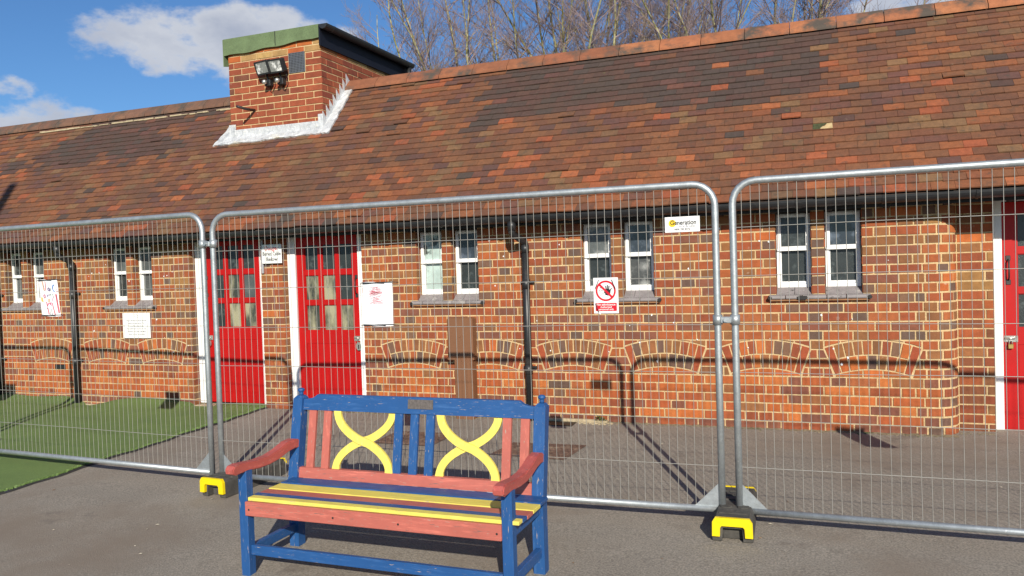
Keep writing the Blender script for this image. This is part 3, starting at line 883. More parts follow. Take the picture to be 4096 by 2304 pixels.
def tilecol(x, s):
    row = s
    if (-3.35 + .10 * math.sin(s * 23) < x < .06 + .1 * math.sin(s * 31)) and s > 1.36 + .12 * math.sin(x * 2.2) and s < 2.32: w_ = [(12, DKT), (1.3, PURP), (.35, BROWN), (.12, ORT)]
    elif (-9.9 + .55 * math.sin(s * 3.1 + 1) < x < -7.7 + .4 * math.sin(s * 9) + (s - 1.6) * .5) and s > 1.38 + .1 * math.sin(x * 5) and s < 2.3: w_ = [(12, DKT), (1.3, PURP), (.3, BROWN)]
    elif x > .8 and s < 2.5: w_ = [(8, BROWN), (1.8, TERR), (.35, ORT), (1.4, TANT), (1.0, PURP), (.4, DKT)]
    else:
        w_ = {'O': .9, 'T': .8, 'B': 7, 'P': 1.4}
        for (bx, bs, br, bk) in blob:
            d = math.hypot(x - bx, (s - bs) * 1.5) / br
            if d < 1: w_[bk] += 9 * (1 - d)
        w_ = [(w_['B'], BROWN), (w_['O'] * .75, TERR), (w_['O'] * (.5 if s < 1.2 else .25), ORT), (w_['T'], TANT), (w_['P'], PURP), (.45, DKT)]
    if s < .5 and x > -5: w_ = w_ + [(5.0, TERR), (1.8, ORT)]
    t = rnd.random() * sum(a for a, _ in w_)
    for a, l in w_:
        t -= a
        if t <= 0: return jit(C(*rnd.choice(l), 1.50), .05)
    return C(*BROWN[0])
def tile_at(x, s, w_, col, lift=0.0):
    """a plain clay tile: exposed length GAUGE, tail end proud of the row below"""
    L_ = GAUGE + .035; t = .011
    a = rnd.gauss(0, .004); dz = abs(rnd.gauss(0, .0022)) + lift; ds = rnd.gauss(0, .0025)
    x0, x1 = x + .001, x + w_ - .001
    h0a, h0b = .0205 + dz + rnd.uniform(-.001, .001), .0205 + dz + rnd.uniform(-.001, .001); h1 = .006
    P_ = lambda xx, ss, hh: roofp(xx, ss, hh)
    s0 = s + ds
    vs = [P_(x0, s0 + a * .5, h0a - t), P_(x1, s0 - a * .5, h0b - t), P_(x1, s0 + L_, h1 - t), P_(x0, s0 + L_, h1 - t),
          P_(x0, s0 + .0015 + a * .5, h0a), P_(x1, s0 + .0015 - a * .5, h0b), P_(x1, s0 + L_, h1), P_(x0, s0 + L_, h1)]
    fs = [(4, 5, 6, 7), (0, 1, 5, 4), (1, 2, 6, 5), (3, 0, 4, 7)]
    pieces.append(('roof_tile', 'roof', vs, fs, col))
TW = .1625
for r_i in range(nrows):
    s = r_i * GAUGE - .01
    if s + GAUGE > SL - .06: break
    x = -13.7 + (TW / 2 if r_i % 2 else 0) + rnd.uniform(-.015, .015)
    sag = 0
    while x < 4.3:
        w_ = TW + rnd.gauss(0, .0012)
        c_ = roofp(x + w_ / 2, s + .05)
        if not (-6.60 < x + w_ / 2 < -5.30 and c_.y > .93):
            lift = .012 if rnd.random() < .012 else 0
            col = tilecol(x + w_ / 2, s)
            tile_at(x, s, w_, col, lift)
        x += w_
# broken tile: pale patch of exposed mortar and moss
xq_, rq_ = .04, .817
o_ = MB(); a_ = [roofp(xq_ - .02, rq_ + .006, .024), roofp(xq_ + .075, rq_ + .004, .026), roofp(xq_ + .072, rq_ + .085, .017), roofp(xq_ + .03, rq_ + .080, .017), roofp(xq_ + .012, rq_ + .045, .020), roofp(xq_ - .03, rq_ + .03, .022)]
o_.add(a_ + [p_ - NS * .008 for p_ in a_], [(0, 1, 2, 3, 4, 5)] + [(6 + k, 6 + (k + 1) % 6, (k + 1) % 6, k) for k in range(6)])
o_.build('mortar_patch', material('pale_patch', (.46, .34, .17), rough=.9, var=.2, scale=30), roof)
o_ = MB(); a_ = [roofp(xq_ - .085, rq_ + .004, .024), roofp(xq_ - .03, rq_ + .004, .024), roofp(xq_ + .0, rq_ + .05, .021), roofp(xq_ + .03, rq_ + .085, .018), roofp(xq_ - .08, rq_ + .085, .018)]
o_.add(a_ + [p_ - NS * .008 for p_ in a_], [(0, 1, 2, 3, 4)] + [(5 + k, 5 + (k + 1) % 5, (k + 1) % 5, k) for k in range(5)])
o_.build('moss', M['moss'], roof)
# ridge tiles
m0 = MB()
x = -13.7; 
def ridge_tile(x0, x1, col, parent):
    prof = []
    for (yy, zz) in ((-.128, -.118), (-.120, -.090), (-.07, -.040), (-.03, .0), (.0, .012), (.03, .0), (.07, -.04), (.12, -.09), (.128, -.118)):
        prof.append((RY + yy, RZ + .052 + zz))
    inner = [(a_, b_ - .016) for a_, b_ in prof[::-1]]
    m_ = MB(); m_.prism(prof + inner, 'x', x0, x1, col)
    return m_.build('ridge_tile', M['ridge'], parent)
rl = []
while x < 4.3:
    w_ = .42 + rnd.uniform(-.008, .008) if x > -6 else .33
    x1 = x + w_
    if not (x1 > -6.60 and x < -5.30):
        if x > -2.3: col = jit(C(182, 114, 76), .1)
        elif x > -6: col = jit(C(160, 100, 70), .1)
        else: col = jit(C(132, 96, 76), .1)
        ridge_tile(x + .003, x1 - .003, col, roof)
    x = x1
    if -6.63 < x < -5.28: x = -5.285
# bedding mortar blobs under the ridge on the left
m_ = MB()
for i_ in range(40):
    xx = rnd.uniform(-10.4, -6.9); L_ = rnd.uniform(.05, .2)
    p = roofp(xx, SL - .215 + rnd.uniform(-.004, .01), .024)
    m_.box((xx, p.y - .01, p.z - .008), (xx + L_, p.y + .05, p.z + rnd.uniform(.004, .014)), bev=.003)
mm = m_.build('bedding_mortar', M['concrete'], roof); mm['kind'] = 'stuff'

# ------------------------------------------------------------------ brick ventilation turret on the roof
TX0, TX1, TY0, TY1, TZ = -6.605, -5.290, .905, 2.92, 4.20
def tcol(x, z, hd):
    if z > 4.06 : return pick([(2, [(190, 150, 96), (204, 164, 104)]), (1, ORG), (1, TAN)])
    return pick([(6, [(166, 84, 54), (158, 78, 50), (172, 90, 58), (150, 74, 52)]), (.5, [(128, 76, 56)])])
m = MB(); m.box((TX0 + .006, TY0 + .006, 2.6), (TX1 - .006, TY1, TZ))
tur = m.build('turret', M['mortar'], B)
tfm = plane_map((0, TY0, 0), (1, 0, 0), (0, 0, 1), (0, -1, 0))
tsm = plane_map((TX1, 0, 0), (0, 1, 0), (0, 0, 1), (1, 0, 0))
VENT = (-5.735, -5.505, 3.805, 4.045)
for k in range(14):
    z0 = 3.12 + .0755 * k
    if z0 + .03 > TZ: break
    z1 = min(z0 + .0755, TZ)
    ex_ = [(VENT[0], VENT[0], VENT[1], VENT[1])] if VENT[2] < (z0 + z1) / 2 < VENT[3] else []
    course(z0, z1, TX0, TX1, k, bond='stretch', mp_=tfm, key='turret', colf=tcol, ex=ex_, phase=TX1 - .225 * 8 + (.1125 if k % 2 else 0))
    course(z0, z1, TY0, TY1, k, bond='stretch', mp_=tsm, key='turret', colf=tcol, ex=[], phase=TY0 - .225 + (0 if k % 2 else .1125))
m = MB()
m.box((VENT[0] + .004, TY0 - .004, VENT[2] + .004), (VENT[1] - .004, TY0 + .02, VENT[3] - .004))
av = m.build('air_brick', material('blue_grey_clay', (.09, .10, .12), rough=.6, var=.2), tur)
m = MB()
for i_ in range(10):
    for j_ in range(12):
        xx = VENT[0] + .016 + i_ * .0205; zz = VENT[2] + .016 + j_ * .0185
        m.box((xx, TY0 - .0052, zz), (xx + .011, TY0 - .0035, zz + .011))
o_ = m.build('vent_holes', M['black'], av); o_['kind'] = 'stuff'
# felt roof
m = MB()
m.box((TX0 - .03, TY0 - .02, TZ + .0), (TX1 + .02, TY1 + .03, TZ + .115), bev=.004)
felt = m.build('felt_roof', M['felt'], tur)
m = MB()   # drooping felt apron, uneven lower edge
n_ = 14
top_ = []; bot_ = []
for i_ in range(n_ + 1):
    xx = TX0 - .032 + (TX1 + .01 - TX0 + .032) * i_ / n_
    zz = TZ - .085 + .055 * max(0, (i_ / n_)) ** 1.4 + .008 * math.sin(i_ * 1.3)
    top_.append((xx, TZ + .113)); bot_.append((xx, zz))
m.prism(bot_ + top_[::-1], 'y', TY0 - .032, TY0 - .021)
m.prism([(TY0 - .03, TZ - .21), (TY0 + .06, TZ - .19), (TY0 + .06, TZ + .11), (TY0 - .03, TZ + .11)], 'x', TX0 - .045, TX0 - .033)
m.build('felt_apron', M['felt'], felt)
box('felt_joint', (-5.89, TY0 - .035, TZ - .055), (-5.882, TY0 - .0322, TZ + .113), M['black_wood'], felt)
# fascia and gutter along its right side
box('turret_fascia', (TX1 + .004, TY0 - .035, TZ - .13), (TX1 + .026, TY1 + .02, TZ + .108), material('blue_black_paint', (.006, .008, .016), rough=.55, spec=.25, var=.1), tur)
m = MB()
cx_, cz_ = TX1 + .085, TZ + .098
q = [(cx_ - .055 * math.cos(math.pi * i_ / 8), cz_ - .055 * math.sin(math.pi * i_ / 8)) for i_ in range(9)] + [(cx_ + .049 * math.cos(math.pi * i_ / 8), cz_ - .049 * math.sin(math.pi * i_ / 8)) for i_ in range(9)]
m.prism(q, 'y', TY0 - .06, TY1 + .03)
m.prism([(cx_ - .055 * math.cos(math.pi * i_ / 8), cz_ - .055 * math.sin(math.pi * i_ / 8)) for i_ in range(9)], 'y', TY0 - .066, TY0 - .0602)
tg = m.build('turret_gutter', M['black_plastic'], tur)
for yy in (TY0 + .08, TY0 + .9, TY1 - .1):
    m = MB()
    m.prism([(cx_ - .060 * math.cos(math.pi * i_ / 8), cz_ - .060 * math.sin(math.pi * i_ / 8)) for i_ in range(9)] + [(cx_ + .0555 * math.cos(math.pi * i_ / 8), cz_ - .0555 * math.sin(math.pi * i_ / 8)) for i_ in range(9)], 'y', yy, yy + .03)
    m.build('gutter_bracket', M['black_plastic'], tg)
m = MB(); m.tube([(cx_, TY1 - .05, cz_ - .05), (cx_, TY1 - .05, cz_ - .28)], .034, 10); m.build('gutter_outlet', M['black_plastic'], tg)
# pipe stub
m = MB(); m.tube([(-6.24, TY0, 3.435), (-6.26, TY0 - .12, 3.43), (-6.285, TY0 - .26, 3.44)], .016, 8); m.build('pipe_stub', M['iron'], tur)

# lead flashing
def s_of(y): return (y - EY) / US.y
flash = box('flashing', (TX0 + .08, TY0 - .013, 3.125), (TX1 + .002, TY0 - .0015, 3.225), M['lead'], B)
def lead_sheet(outline, n_u, n_v, h, name):
    """patch of dressed lead on the roof slope: bilinear quad (x, s) corners, crumpled, with thickness"""
    (a, b, c_, d) = outline
    m_ = MB(); vs = []
    def P_(u, v, hh):
        x_ = (a[0] * (1 - u) + b[0] * u) * (1 - v) + (d[0] * (1 - u) + c_[0] * u) * v
        s_ = (a[1] * (1 - u) + b[1] * u) * (1 - v) + (d[1] * (1 - u) + c_[1] * u) * v
        return roofp(x_, s_, hh)
    top = [[h + .006 * math.sin(u * 17 + v * 5) * math.sin(v * 9 + 1) + rnd.uniform(-.004, .004) for u in range(n_u + 1)] for v in range(n_v + 1)]
    for v in range(n_v + 1):
        for u in range(n_u + 1):
            e_ = rnd.uniform(-.012, .012) if v == 0 else 0
            p_ = P_(u / n_u, v / n_v, top[v][u])
            vs.append(p_ + US * e_)
    fs = [(v * (n_u + 1) + u, v * (n_u + 1) + u + 1, (v + 1) * (n_u + 1) + u + 1, (v + 1) * (n_u + 1) + u) for v in range(n_v) for u in range(n_u)]
    o = len(vs)
    vs += [p_ - NS * .02 for p_ in vs]
    for u in range(n_u): fs.append((o + u, o + u + 1, u + 1, u))
    for v in range(n_v): fs.append(((v + 1) * (n_u + 1), o + (v + 1) * (n_u + 1), o + v * (n_u + 1), v * (n_u + 1))); fs.append((v * (n_u + 1) + n_u, o + v * (n_u + 1) + n_u, o + (v + 1) * (n_u + 1) + n_u, (v + 1) * (n_u + 1) + n_u))
    m_.add(vs, fs)
    return m_.build(name, M['lead'], flash)
sA, sB = s_of(.842), s_of(.925)
sT = s_of(1.40)
lead_sheet([(-6.79, sA - .03), (TX1 + .0, sA), (TX1 + .0, sB), (-6.64, sB + .01)], 26, 5, .034, 'apron_sheet')
lead_sheet([(-6.79, sA - .03), (TX0 + .01, sB - .01), (TX0 + .01, sB + .32), (-6.72, sB + .30)], 5, 8, .036, 'soaker_sheet')
lead_sheet([(TX1 - .02, sA), (TX1 + .125, sA - .005), (TX1 + .105, sT + .04), (TX1 - .02, sT + .04)], 5, 18, .038, 'soaker_sheet')
# corner piece and stepped cover flashing up the right side
m = MB(); m.box((TX0 - .012, TY0 - .016, 3.10), (TX0 + .085, TY0 - .002, 3.29), bev=.003); m.build('corner_flashing', M['lead'], flash)
m = MB(); m.box((TX1 - .06, TY0 - .017, 3.12), (TX1 + .005, TY0 - .003, 3.30), bev=.003); m.build('corner_flashing', M['lead'], flash)
for i_ in range(8):
    y0 = TY0 - .01 + i_ * .0735
    zc = 3.27 + .0755 * i_
    m = MB()
    zr = lambda yy: EZ + (yy - EY) * US.z / US.y + .02
    m.prism([(y0, zr(y0) - .03), (y0 + .115, zr(y0 + .115) - .03), (y0 + .115, zc - .02), (y0 + .06, zc + .006), (y0, zc + .062)], 'x', TX1 + .001 + .001 * (i_ % 2), TX1 + .006 + .001 * (i_ % 2))
    m.build('step_flashing', M['lead'], flash)

# ------------------------------------------------------------------ lay the bricks and tiles: largest in the picture as parts, the rest joined
parents = {'wall': wall, 'roof': roof, 'turret': tur}
mats = {'wall': M['brick'], 'roof': M['tile'], 'turret': M['brick']}
def psize(pc):
    vs = pc[2]
    qs = [project(v) for v in (vs[-1], vs[-2], vs[-3], vs[-4])]
    if any(q is None for q in qs): return 0
    cx = sum(q[0] for q in qs) / 4; cy = sum(q[1] for q in qs) / 4
    if abs(cx) > .64 or abs(cy) > .36: return 0
    a = 0
    for i_ in range(4):
        p, q = qs[i_], qs[(i_ + 1) % 4]; a += p[0] * q[1] - q[0] * p[1]
    return abs(a)
order = {}
for i_, pc in enumerate(pieces): order.setdefault(pc[0], []).append((psize(pc), i_))
single = set()
for nm, l in order.items():
    l.sort(reverse=True)
    for s_, i_ in l[:300]:
        if s_ > 0: single.add(i_)
rest = {}
for i_, pc in enumerate(pieces):
    if i_ in single:
        m = MB(); m.add(pc[2], pc[3], pc[4]); m.build(pc[0], mats[pc[1]], parents[pc[1]])
    else:
        rest.setdefault((pc[0], pc[1]), MB()).add(pc[2], pc[3], pc[4])
for (nm, key), mb in rest.items():
    o_ = mb.build({'brick': 'brickwork', 'voussoir': 'arch_brickwork', 'roof_tile': 'roof_tiling'}[nm], mats[key], parents[key]); o_['kind'] = 'stuff'

# ------------------------------------------------------------------ odds on the wall
# dark air brick low on the wall, paint spots, conduit
m = MB(); m.box((-8.59, -.004, .430), (-8.42, .01, .487), bev=.002); m.build('air_brick', M['black_wood'], wall)
box('conduit', (-5.505, -.022, 1.49), (-5.478, .0, 1.90), M['grey'], B, bev=.004)
m = MB()
for i_ in range(60):
    xx = rnd.choice([rnd.uniform(-2.9, .7), rnd.uniform(-8, -6.5)]); zz = rnd.uniform(.6, 1.75); r_ = rnd.uniform(.003, .009)
    if any(a - .02 < xx < b + .02 and zz > 1.1 for a, b in WIN): continue
    n_ = 7
    m.prism([(xx + r_ * math.cos(6.283 * j / n_) * rnd.uniform(.6, 1.2), zz + r_ * math.sin(6.283 * j / n_) * rnd.uniform(.7, 1.4)) for j in range(n_)], 'y', -.0045, .002)
o_ = m.build('paint_spots', M['white'], wall); o_['kind'] = 'stuff'

# meter box
t = thing('meter_box', (-3.19, -.06, .05), 'brown plastic meter box and duct on the brick wall beside the black downpipe', 'utility box')
m = MB(); m.box((-3.318, -.118, .632), (-3.055, -.004, 1.012), bev=.014); m.box((-3.325, -.112, .612), (-3.048, -.004, .640), bev=.006); m.build('cover', M['box_brown'], t)
m = MB(); m.tube([(-3.185, -.1185, .84), (-3.185, -.1225, .84)], .012, 12); m.build('lock', M['box_brown'], t)
m = MB(); m.box((-3.252, -.115, .03), (-3.066, -.004, .625), bev=.008); m.build('duct', M['box_brown'], t)

# signs on the wall
t = thing('notice_board', (-7.268, -.01, .806), 'square white notice with small grey text on the brick wall under a window', 'notice')
box('board', (-7.470, -.016, .806), (-7.066, -.010, 1.092), M['signwhite'], t)
lines = ['Please refrain from playing football', 'before and after school. The', 'grassed area is used as a', 'thoroughfare and we want to keep', 'all children and adults safe. Many', 'thanks for your cooperation']
for i_, ln in enumerate(lines):
    text('lettering', ln, .0245, -7.268, -.0168, 1.005 - i_ * .031, M['grey'], t, font_scale=.86, bold=.0003)
m = MB()
for i_ in range(6):
    a = i_ * 1.047 + .3
    m.prism([(-7.268 + .026 * math.cos(a) + .007 * math.cos(q_), 1.055 + .022 * math.sin(a) + .006 * math.sin(q_)) for q_ in (0, 1.6, 3.1, 4.7)], 'y', -.0172, -.0158)
m.build('emblem', M['grey'], t)
t = thing('danger_sign', (-5.352, -.03, 1.593), 'white Danger Buried Cable Below sign on the brick pier between two red doors', 'sign')
box('board', (-5.476, -.036, 1.593), (-5.228, -.030, 1.792), M['signwhite'], t, bev=.002)
text('lettering', 'Danger', .060, -5.352, -.0368, 1.750, M['signred'], t, bold=.0008)
text('lettering', 'Buried Cable', .056, -5.352, -.0368, 1.693, M['black'], t, font_scale=.78, bold=.0006)
text('lettering', 'Below', .056, -5.352, -.0368, 1.636, M['black'], t, bold=.0006)

# floodlights on the turret
def flood(x, z, tilt, label):
    t = thing('floodlight', (x, TY0 - .05, z - .12), label, 'floodlight', 'floodlights on the brick turret')
    ry = R(tilt)
    def tr(p):
        v = Matrix.Rotation(R(20), 3, 'X') @ Vector(p); v = Matrix.Rotation(ry, 3, 'Z') @ v
        return Vector((x, TY0 - .12, z)) + v
    m_ = MB(); m_.box((-.105, -.02, -.075), (.105, .055, .075), bev=.01); m_.v = [tuple(tr(p)) for p in m_.v]; m_.build('housing', M['black_plastic'], t)
    m_ = MB()
    for a_, b_ in (((-.105, -.03, .062), (.105, -.018, .078)), ((-.105, -.03, -.078), (.105, -.018, -.062)), ((-.108, -.03, -.062), (-.092, -.018, .062)), ((.092, -.03, -.062), (.108, -.018, .062))): m_.box(a_, b_)
    m_.v = [tuple(tr(p)) for p in m_.v]; m_.build('rim', M['black_plastic'], t)
    m_ = MB(); m_.box((-.09, -.026, -.060), (.09, -.0215, .060)); m_.v = [tuple(tr(p)) for p in m_.v]; m_.build('lens', M['lampglass'], t)
    m_ = MB(); m_.tube([(x, TY0 - .06, z - .06), (x + .01, TY0 - .05, z - .14), (x + .02, TY0, z - .15)], .012, 6); m_.box((x - .03, TY0 - .075, z - .205), (x + .05, TY0 - .001, z - .13), bev=.006); m_.build('bracket', M['black_plastic'], t)
    m_ = MB(); m_.lathe(x + .0, TY0 - .11, [(.0, z - .195), (.028, z - .185), (.028, z - .165), (.028, z - .15), (.0, z - .135)], 10); m_.build('sensor', M['chrome'], t)
    m_ = MB(); m_.tube([(x + .06, TY0 - .06, z - .02), (x + .085, TY0 - .04, z - .11), (x + .075, TY0 - .01, z - .2), (x + .03, TY0 - .01, z - .27), (x, TY0 - .01, z - .25), (x + .01, TY0 - .01, z - .2)], .004, 5); m_.build('cable', M['cable'], t)
flood(-6.00, 3.885, -12, 'black floodlight with a pale lens, the one farther from the air vent')
flood(-5.82, 3.885, -4, 'black floodlight with a dark lens, close beside the air vent')

# ------------------------------------------------------------------ ground furniture near the wall
def manhole(pts, label):
    cx = sum(p[0] for p in pts) / 4; cy = sum(p[1] for p in pts) / 4
    t = thing('manhole_cover', (cx, cy, GZ(cy)), label, 'manhole cover', 'manhole covers in the asphalt')
    m_ = MB(); m_.add([(x_, y_, GZ(y_) + .004) for x_, y_ in pts], [(0, 1, 2, 3)]); m_.build('frame', M['rust'], t)
    q = [(cx + (x_ - cx) * .88, cy + (y_ - cy) * .84) for x_, y_ in pts]
    m_ = MB()
    lo = [(x_, y_, GZ(y_) + .004) for x_, y_ in q]; hi = [(cx + (x_ - cx) * .99, cy + (y_ - cy) * .99, GZ(y_) + .009) for x_, y_ in q]
    m_.add(lo + hi, [(4, 5, 6, 7)] + [(i_, (i_ + 1) % 4, 4 + (i_ + 1) % 4, 4 + i_) for i_ in range(4)])
    pl = m_.build('lid', M['rust'], t)
    m_ = MB()
    for i_ in range(9):
        for j_ in range(6):
            u, v = (i_ + .5) / 9, (j_ + .5) / 6
            a_ = Vector(hi[0]).lerp(Vector(hi[1]), u); b_ = Vector(hi[3]).lerp(Vector(hi[2]), u); c_ = a_.lerp(b_, v)
            m_.box((c_.x - .02, c_.y - .012, c_.z), (c_.x + .02, c_.y + .012, c_.z + .003))
    o_ = m_.build('tread_studs', M['rust'], pl); o_['kind'] = 'stuff'
manhole([(-2.44, -1.24), (-1.82, -1.27), (-1.77, -.82), (-2.39, -.85)], 'rusty rectangular manhole cover in the asphalt behind the right half of the bench')
manhole([(-3.57, -1.10), (-3.02, -1.10), (-2.99, -.66), (-3.57, -.67)], 'rusty rectangular manhole cover in the asphalt behind the left half of the bench')
t = thing('drain_gully', (-2.2, -.14, .05), 'open drain gully with a pale concrete kerb at the foot of the downpipe', 'drain')
m = MB(); m.box((-2.40, -.05, .02), (-1.80, -.004, .085), bev=.008); m.box((-2.40, -.24, .02), (-2.36, -.05, .062), bev=.006); m.build('kerb', M['concrete'], t)
box('hole', (-2.355, -.22, .0), (-2.08, -.052, .061), M['black'], t)
m = MB()
for i_ in range(60):
    x_, y_ = rnd.uniform(-2.1, -1.75), rnd.uniform(-.13, -.05); s_ = rnd.uniform(.006, .02)
    m.box((x_, y_, GZ(y_) - .003), (x_ + s_ * 1.3, y_ + s_, GZ(y_) + s_ * .6), bev=s_ * .2)
tag(m.build('rubble', M['concrete']), 'loose rubble and leaf litter along the foot of the wall', kind='stuff')
t = thing('weed', (-1.86, -.03, .055), 'small green weed growing at the foot of the brick wall', 'plant')
m = MB()
for i_ in range(46):
    a, e, L_ = rnd.uniform(0, 6.28), rnd.uniform(.2, 1.2), rnd.uniform(.03, .075)
    c_ = Vector((-1.86 + math.cos(a) * math.cos(e) * L_, -.045 + math.sin(a) * math.cos(e) * L_ * .4, .058 + math.sin(e) * L_))
    u = Vector((math.cos(a), math.sin(a), .3)).normalized() * .014; v = Vector((-math.sin(a), math.cos(a), rnd.uniform(-.4, .4))).normalized() * .009
    m.add([c_ - u, c_ - v, c_ + u, c_ + v], [(0, 1, 2, 3)])
m.build('foliage', M['leafgreen'], t)
m = MB(); m.tube([(-1.86, -.045, .05), (-1.86, -.045, .09)], .003, 5); m.build('stem', M['leafgreen'], t)
m = MB()
m.add([(-2.76, -3.42, GZ(-3.4) + .004), (-2.715, -3.43, GZ(-3.4) + .016), (-2.70, -3.395, GZ(-3.4) + .006), (-2.735, -3.38, GZ(-3.4) + .02), (-2.75, -3.39, GZ(-3.4) + .003)], [(0, 1, 3), (1, 2, 3), (0, 3, 4)])
tag(m.build('litter', M['litter']), 'crumpled scrap of white paper on the asphalt under the bench', 'litter')
m = MB()
for i_ in range(90):
    x_, y_ = rnd.uniform(-5.4, 1.2), rnd.uniform(-4.0, -.2); s_ = rnd.uniform(.003, .010)
    a = rnd.uniform(0, 3.14); dx, dy = math.cos(a) * s_ * 1.6, math.sin(a) * s_ * 1.6; ex_, ey_ = -math.sin(a) * s_ * .5, math.cos(a) * s_ * .5
    z_ = GZ(y_) + .005
    m.add([(x_ - dx, y_ - dy, z_), (x_ + ex_, y_ + ey_, z_ + .004), (x_ + dx, y_ + dy, z_), (x_ - ex_, y_ - ey_, z_ + .001)], [(0, 1, 2, 3)], C(200, 190, 170) if i_ % 3 else C(150, 120, 90))
tag(m.build('debris', material('dry_scraps', attr=True, rough=.9, var=0)), 'tiny pale scraps scattered over the asphalt', kind='stuff')

m = MB()
for i_ in range(420):
    x_ = rnd.uniform(-5.2, 1.25); yb_ = 0 if x_ < .8 else .12
    y_ = yb_ - abs(rnd.gauss(0, .035)) - .008; s_ = rnd.uniform(.004, .013)
    m.box((x_, y_, GZ(y_) - .003), (x_ + s_ * 1.5, y_ + s_, GZ(y_) + s_ * .5))
tag(m.build('grit', M['grit']), 'grit and crumbs of mortar gathered along the foot of the wall', kind='stuff')
m = MB()
for i_ in range(110):                                       # mossy, sandy skirt where the tarmac meets the brick
    x_ = -5.2 + i_ * .056; w_ = rnd.uniform(.02, .05)
    m.add([(x_, .004, GZ(0) + rnd.uniform(.002, .012)), (x_ + .056, .004, GZ(0) + rnd.uniform(.002, .012)), (x_ + .056, -w_, GZ(-w_) + .001), (x_, -w_ * rnd.uniform(.7, 1.2), GZ(-w_) + .001)], [(3, 2, 1, 0)])
tag(m.build('dirt_skirt', M['grit']), 'sandy dirt line at the foot of the brick wall', kind='stuff')
# ------------------------------------------------------------------ fence
FG = 'mesh fence panels in front of the building'
def fence(A, Bp, label, zoff=0.0, seed=1):
    """one site-fence panel from post A to post B (x, y)"""
    r2 = random.Random(seed)
    A = Vector((A[0], A[1], 0)); Bp = Vector((Bp[0], Bp[1], 0))
    L_ = (Bp - A).length; U = (Bp - A) / L_
    g = (GZ(A.y) + GZ(Bp.y)) / 2 + zoff
    t = thing('mesh_fence', tuple((A + Bp) / 2 + Vector((0, 0, g))), label, 'fence panel', FG)
    P_ = lambda u, z, d=0.0: A + U * u + Vector((0, 0, g + z)) + Vector((-U.y, U.x, 0)) * d
    rp = .0195; zt, zb_ = 1.925, .10; rc = .125
    pts = [P_(0, .03), P_(0, .9), P_(0, zt - rc)]
    for i_ in range(1, 7):
        a = math.pi / 2 * i_ / 6; pts.append(P_(rc - rc * math.cos(a), zt - rc + rc * math.sin(a)))
    pts.append(P_(L_ / 2, zt))
    for i_ in range(7):
        a = math.pi / 2 * i_ / 6; pts.append(P_(L_ - rc + rc * math.sin(a), zt - rc + rc * math.cos(a)))
    pts += [P_(L_, .9), P_(L_, .03)]
    m_ = MB(); m_.tube(pts, rp, 14); m_.build('frame_tube', M['galv'], t)
    m_ = MB(); m_.tube([P_(.012, zb_), P_(L_ / 2, zb_), P_(L_ - .012, zb_)], rp * .93, 12); m_.build('bottom_rail', M['galv'], t)
    for (e_, sg) in ((0, 1), (L_, -1)):
        m_ = MB()
        q = [P_(e_ + sg * .014, zb_ + .012), P_(e_ + sg * .15, zb_ + .014), P_(e_ + sg * .014, zb_ + .15)]
        m_.add([p + Vector((0, -.002, 0)) for p in q] + [p + Vector((0, .002, 0)) for p in q], [(0, 1, 2), (5, 4, 3), (0, 3, 4, 1), (1, 4, 5, 2), (2, 5, 3, 0)])
        m_.build('gusset', M['galv'], t)
    zs = [.345, .608, .872, 1.138, 1.405, 1.672]
    for i_, z in enumerate(zs):
        m_ = MB(); m_.tube([P_(0, z, -.004)] + [P_(L_ * k / 6, z + r2.uniform(-.0035, .0035), -.006) for k in range(1, 6)] + [P_(L_, z, -.004)], .0019, 5, cap=False)
        m_.build('cross_wire', M['wire'], t)
    n_ = int(L_ / .0478); st = L_ / n_
    for i_ in range(1, n_):
        u = st * i_
        top_z = zt - .004
        if u < rc: top_z = zt - rc + math.sqrt(max(rc * rc - (rc - u) ** 2, 0))
        if u > L_ - rc: top_z = zt - rc + math.sqrt(max(rc * rc - (u - L_ + rc) ** 2, 0))
        a_ = r2.gauss(0, .0022) * (2.3 if r2.random() < .08 else 1)
        b_ = r2.gauss(0, .002)
        m_ = MB()
        m_.tube([P_(u, zb_ + .012), P_(u + b_, .345, 0), P_(u + a_ * .5, .80, -.001), P_(u + a_, 1.138, 0), P_(u + a_ * .6, 1.405, 0), P_(u, 1.672, 0), P_(u, top_z)], .0017, 4, cap=False)
        m_.build('upright_wire', M['wire'], t)
    return t
JA, JB, JC, JD = (-7.20, -2.30), (-4.0, -2.47), (-.497, -2.375), (3.0, -2.38)
def gap(p, dx): return (p[0] + dx, p[1])
fence((-10.85, -2.30), gap(JA, -.045), 'mesh fence panel beyond the left edge of the grass', .015, 3)
fence(gap(JA, .045), gap(JB, -.047), 'mesh fence panel standing over the green artificial grass', .012, 4)
fence(gap(JB, .042), gap(JC, -.047), 'mesh fence panel directly behind the bench', 0, 5)
fence(gap(JC, .047), gap(JD, -.045), 'mesh fence panel right of the bench, in front of the rounded brick corner', 0, 6)

def coupler(P, z, ang, label):
    t = thing('pipe_clamp', (P[0], P[1], z - .03), label, 'fence clamp', 'clamps joining the fence panels')
    x, y = P
    for s_ in (-1, 1):
        m_ = MB(); m_.tube([(x + s_ * .047, y, z - .027), (x + s_ * .047, y, z + .027)], .027, 14); m_.build('collar', M['galv'], t)
    m_ = MB(); m_.box((x - .03, y - .026, z - .018), (x + .03, y - .014, z + .018), bev=.004); m_.build('plate', M['galv'], t)
    m_ = MB(); m_.tube([(x, y - .024, z), (x, y - .036, z)], .009, 8); m_.tube([(x, y - .036, z), (x, y - .040, z)], .013, 6); m_.build('bolt', M['galv'], t)
coupler(JB, 1.705, 0, 'galvanised clamp high on the pair of posts by the red door')
coupler(JC, 1.145, 0, 'galvanised clamp halfway up the pair of posts right of the bench')
coupler(JA, 1.5, 0, 'galvanised clamp on the pair of posts over the grass')

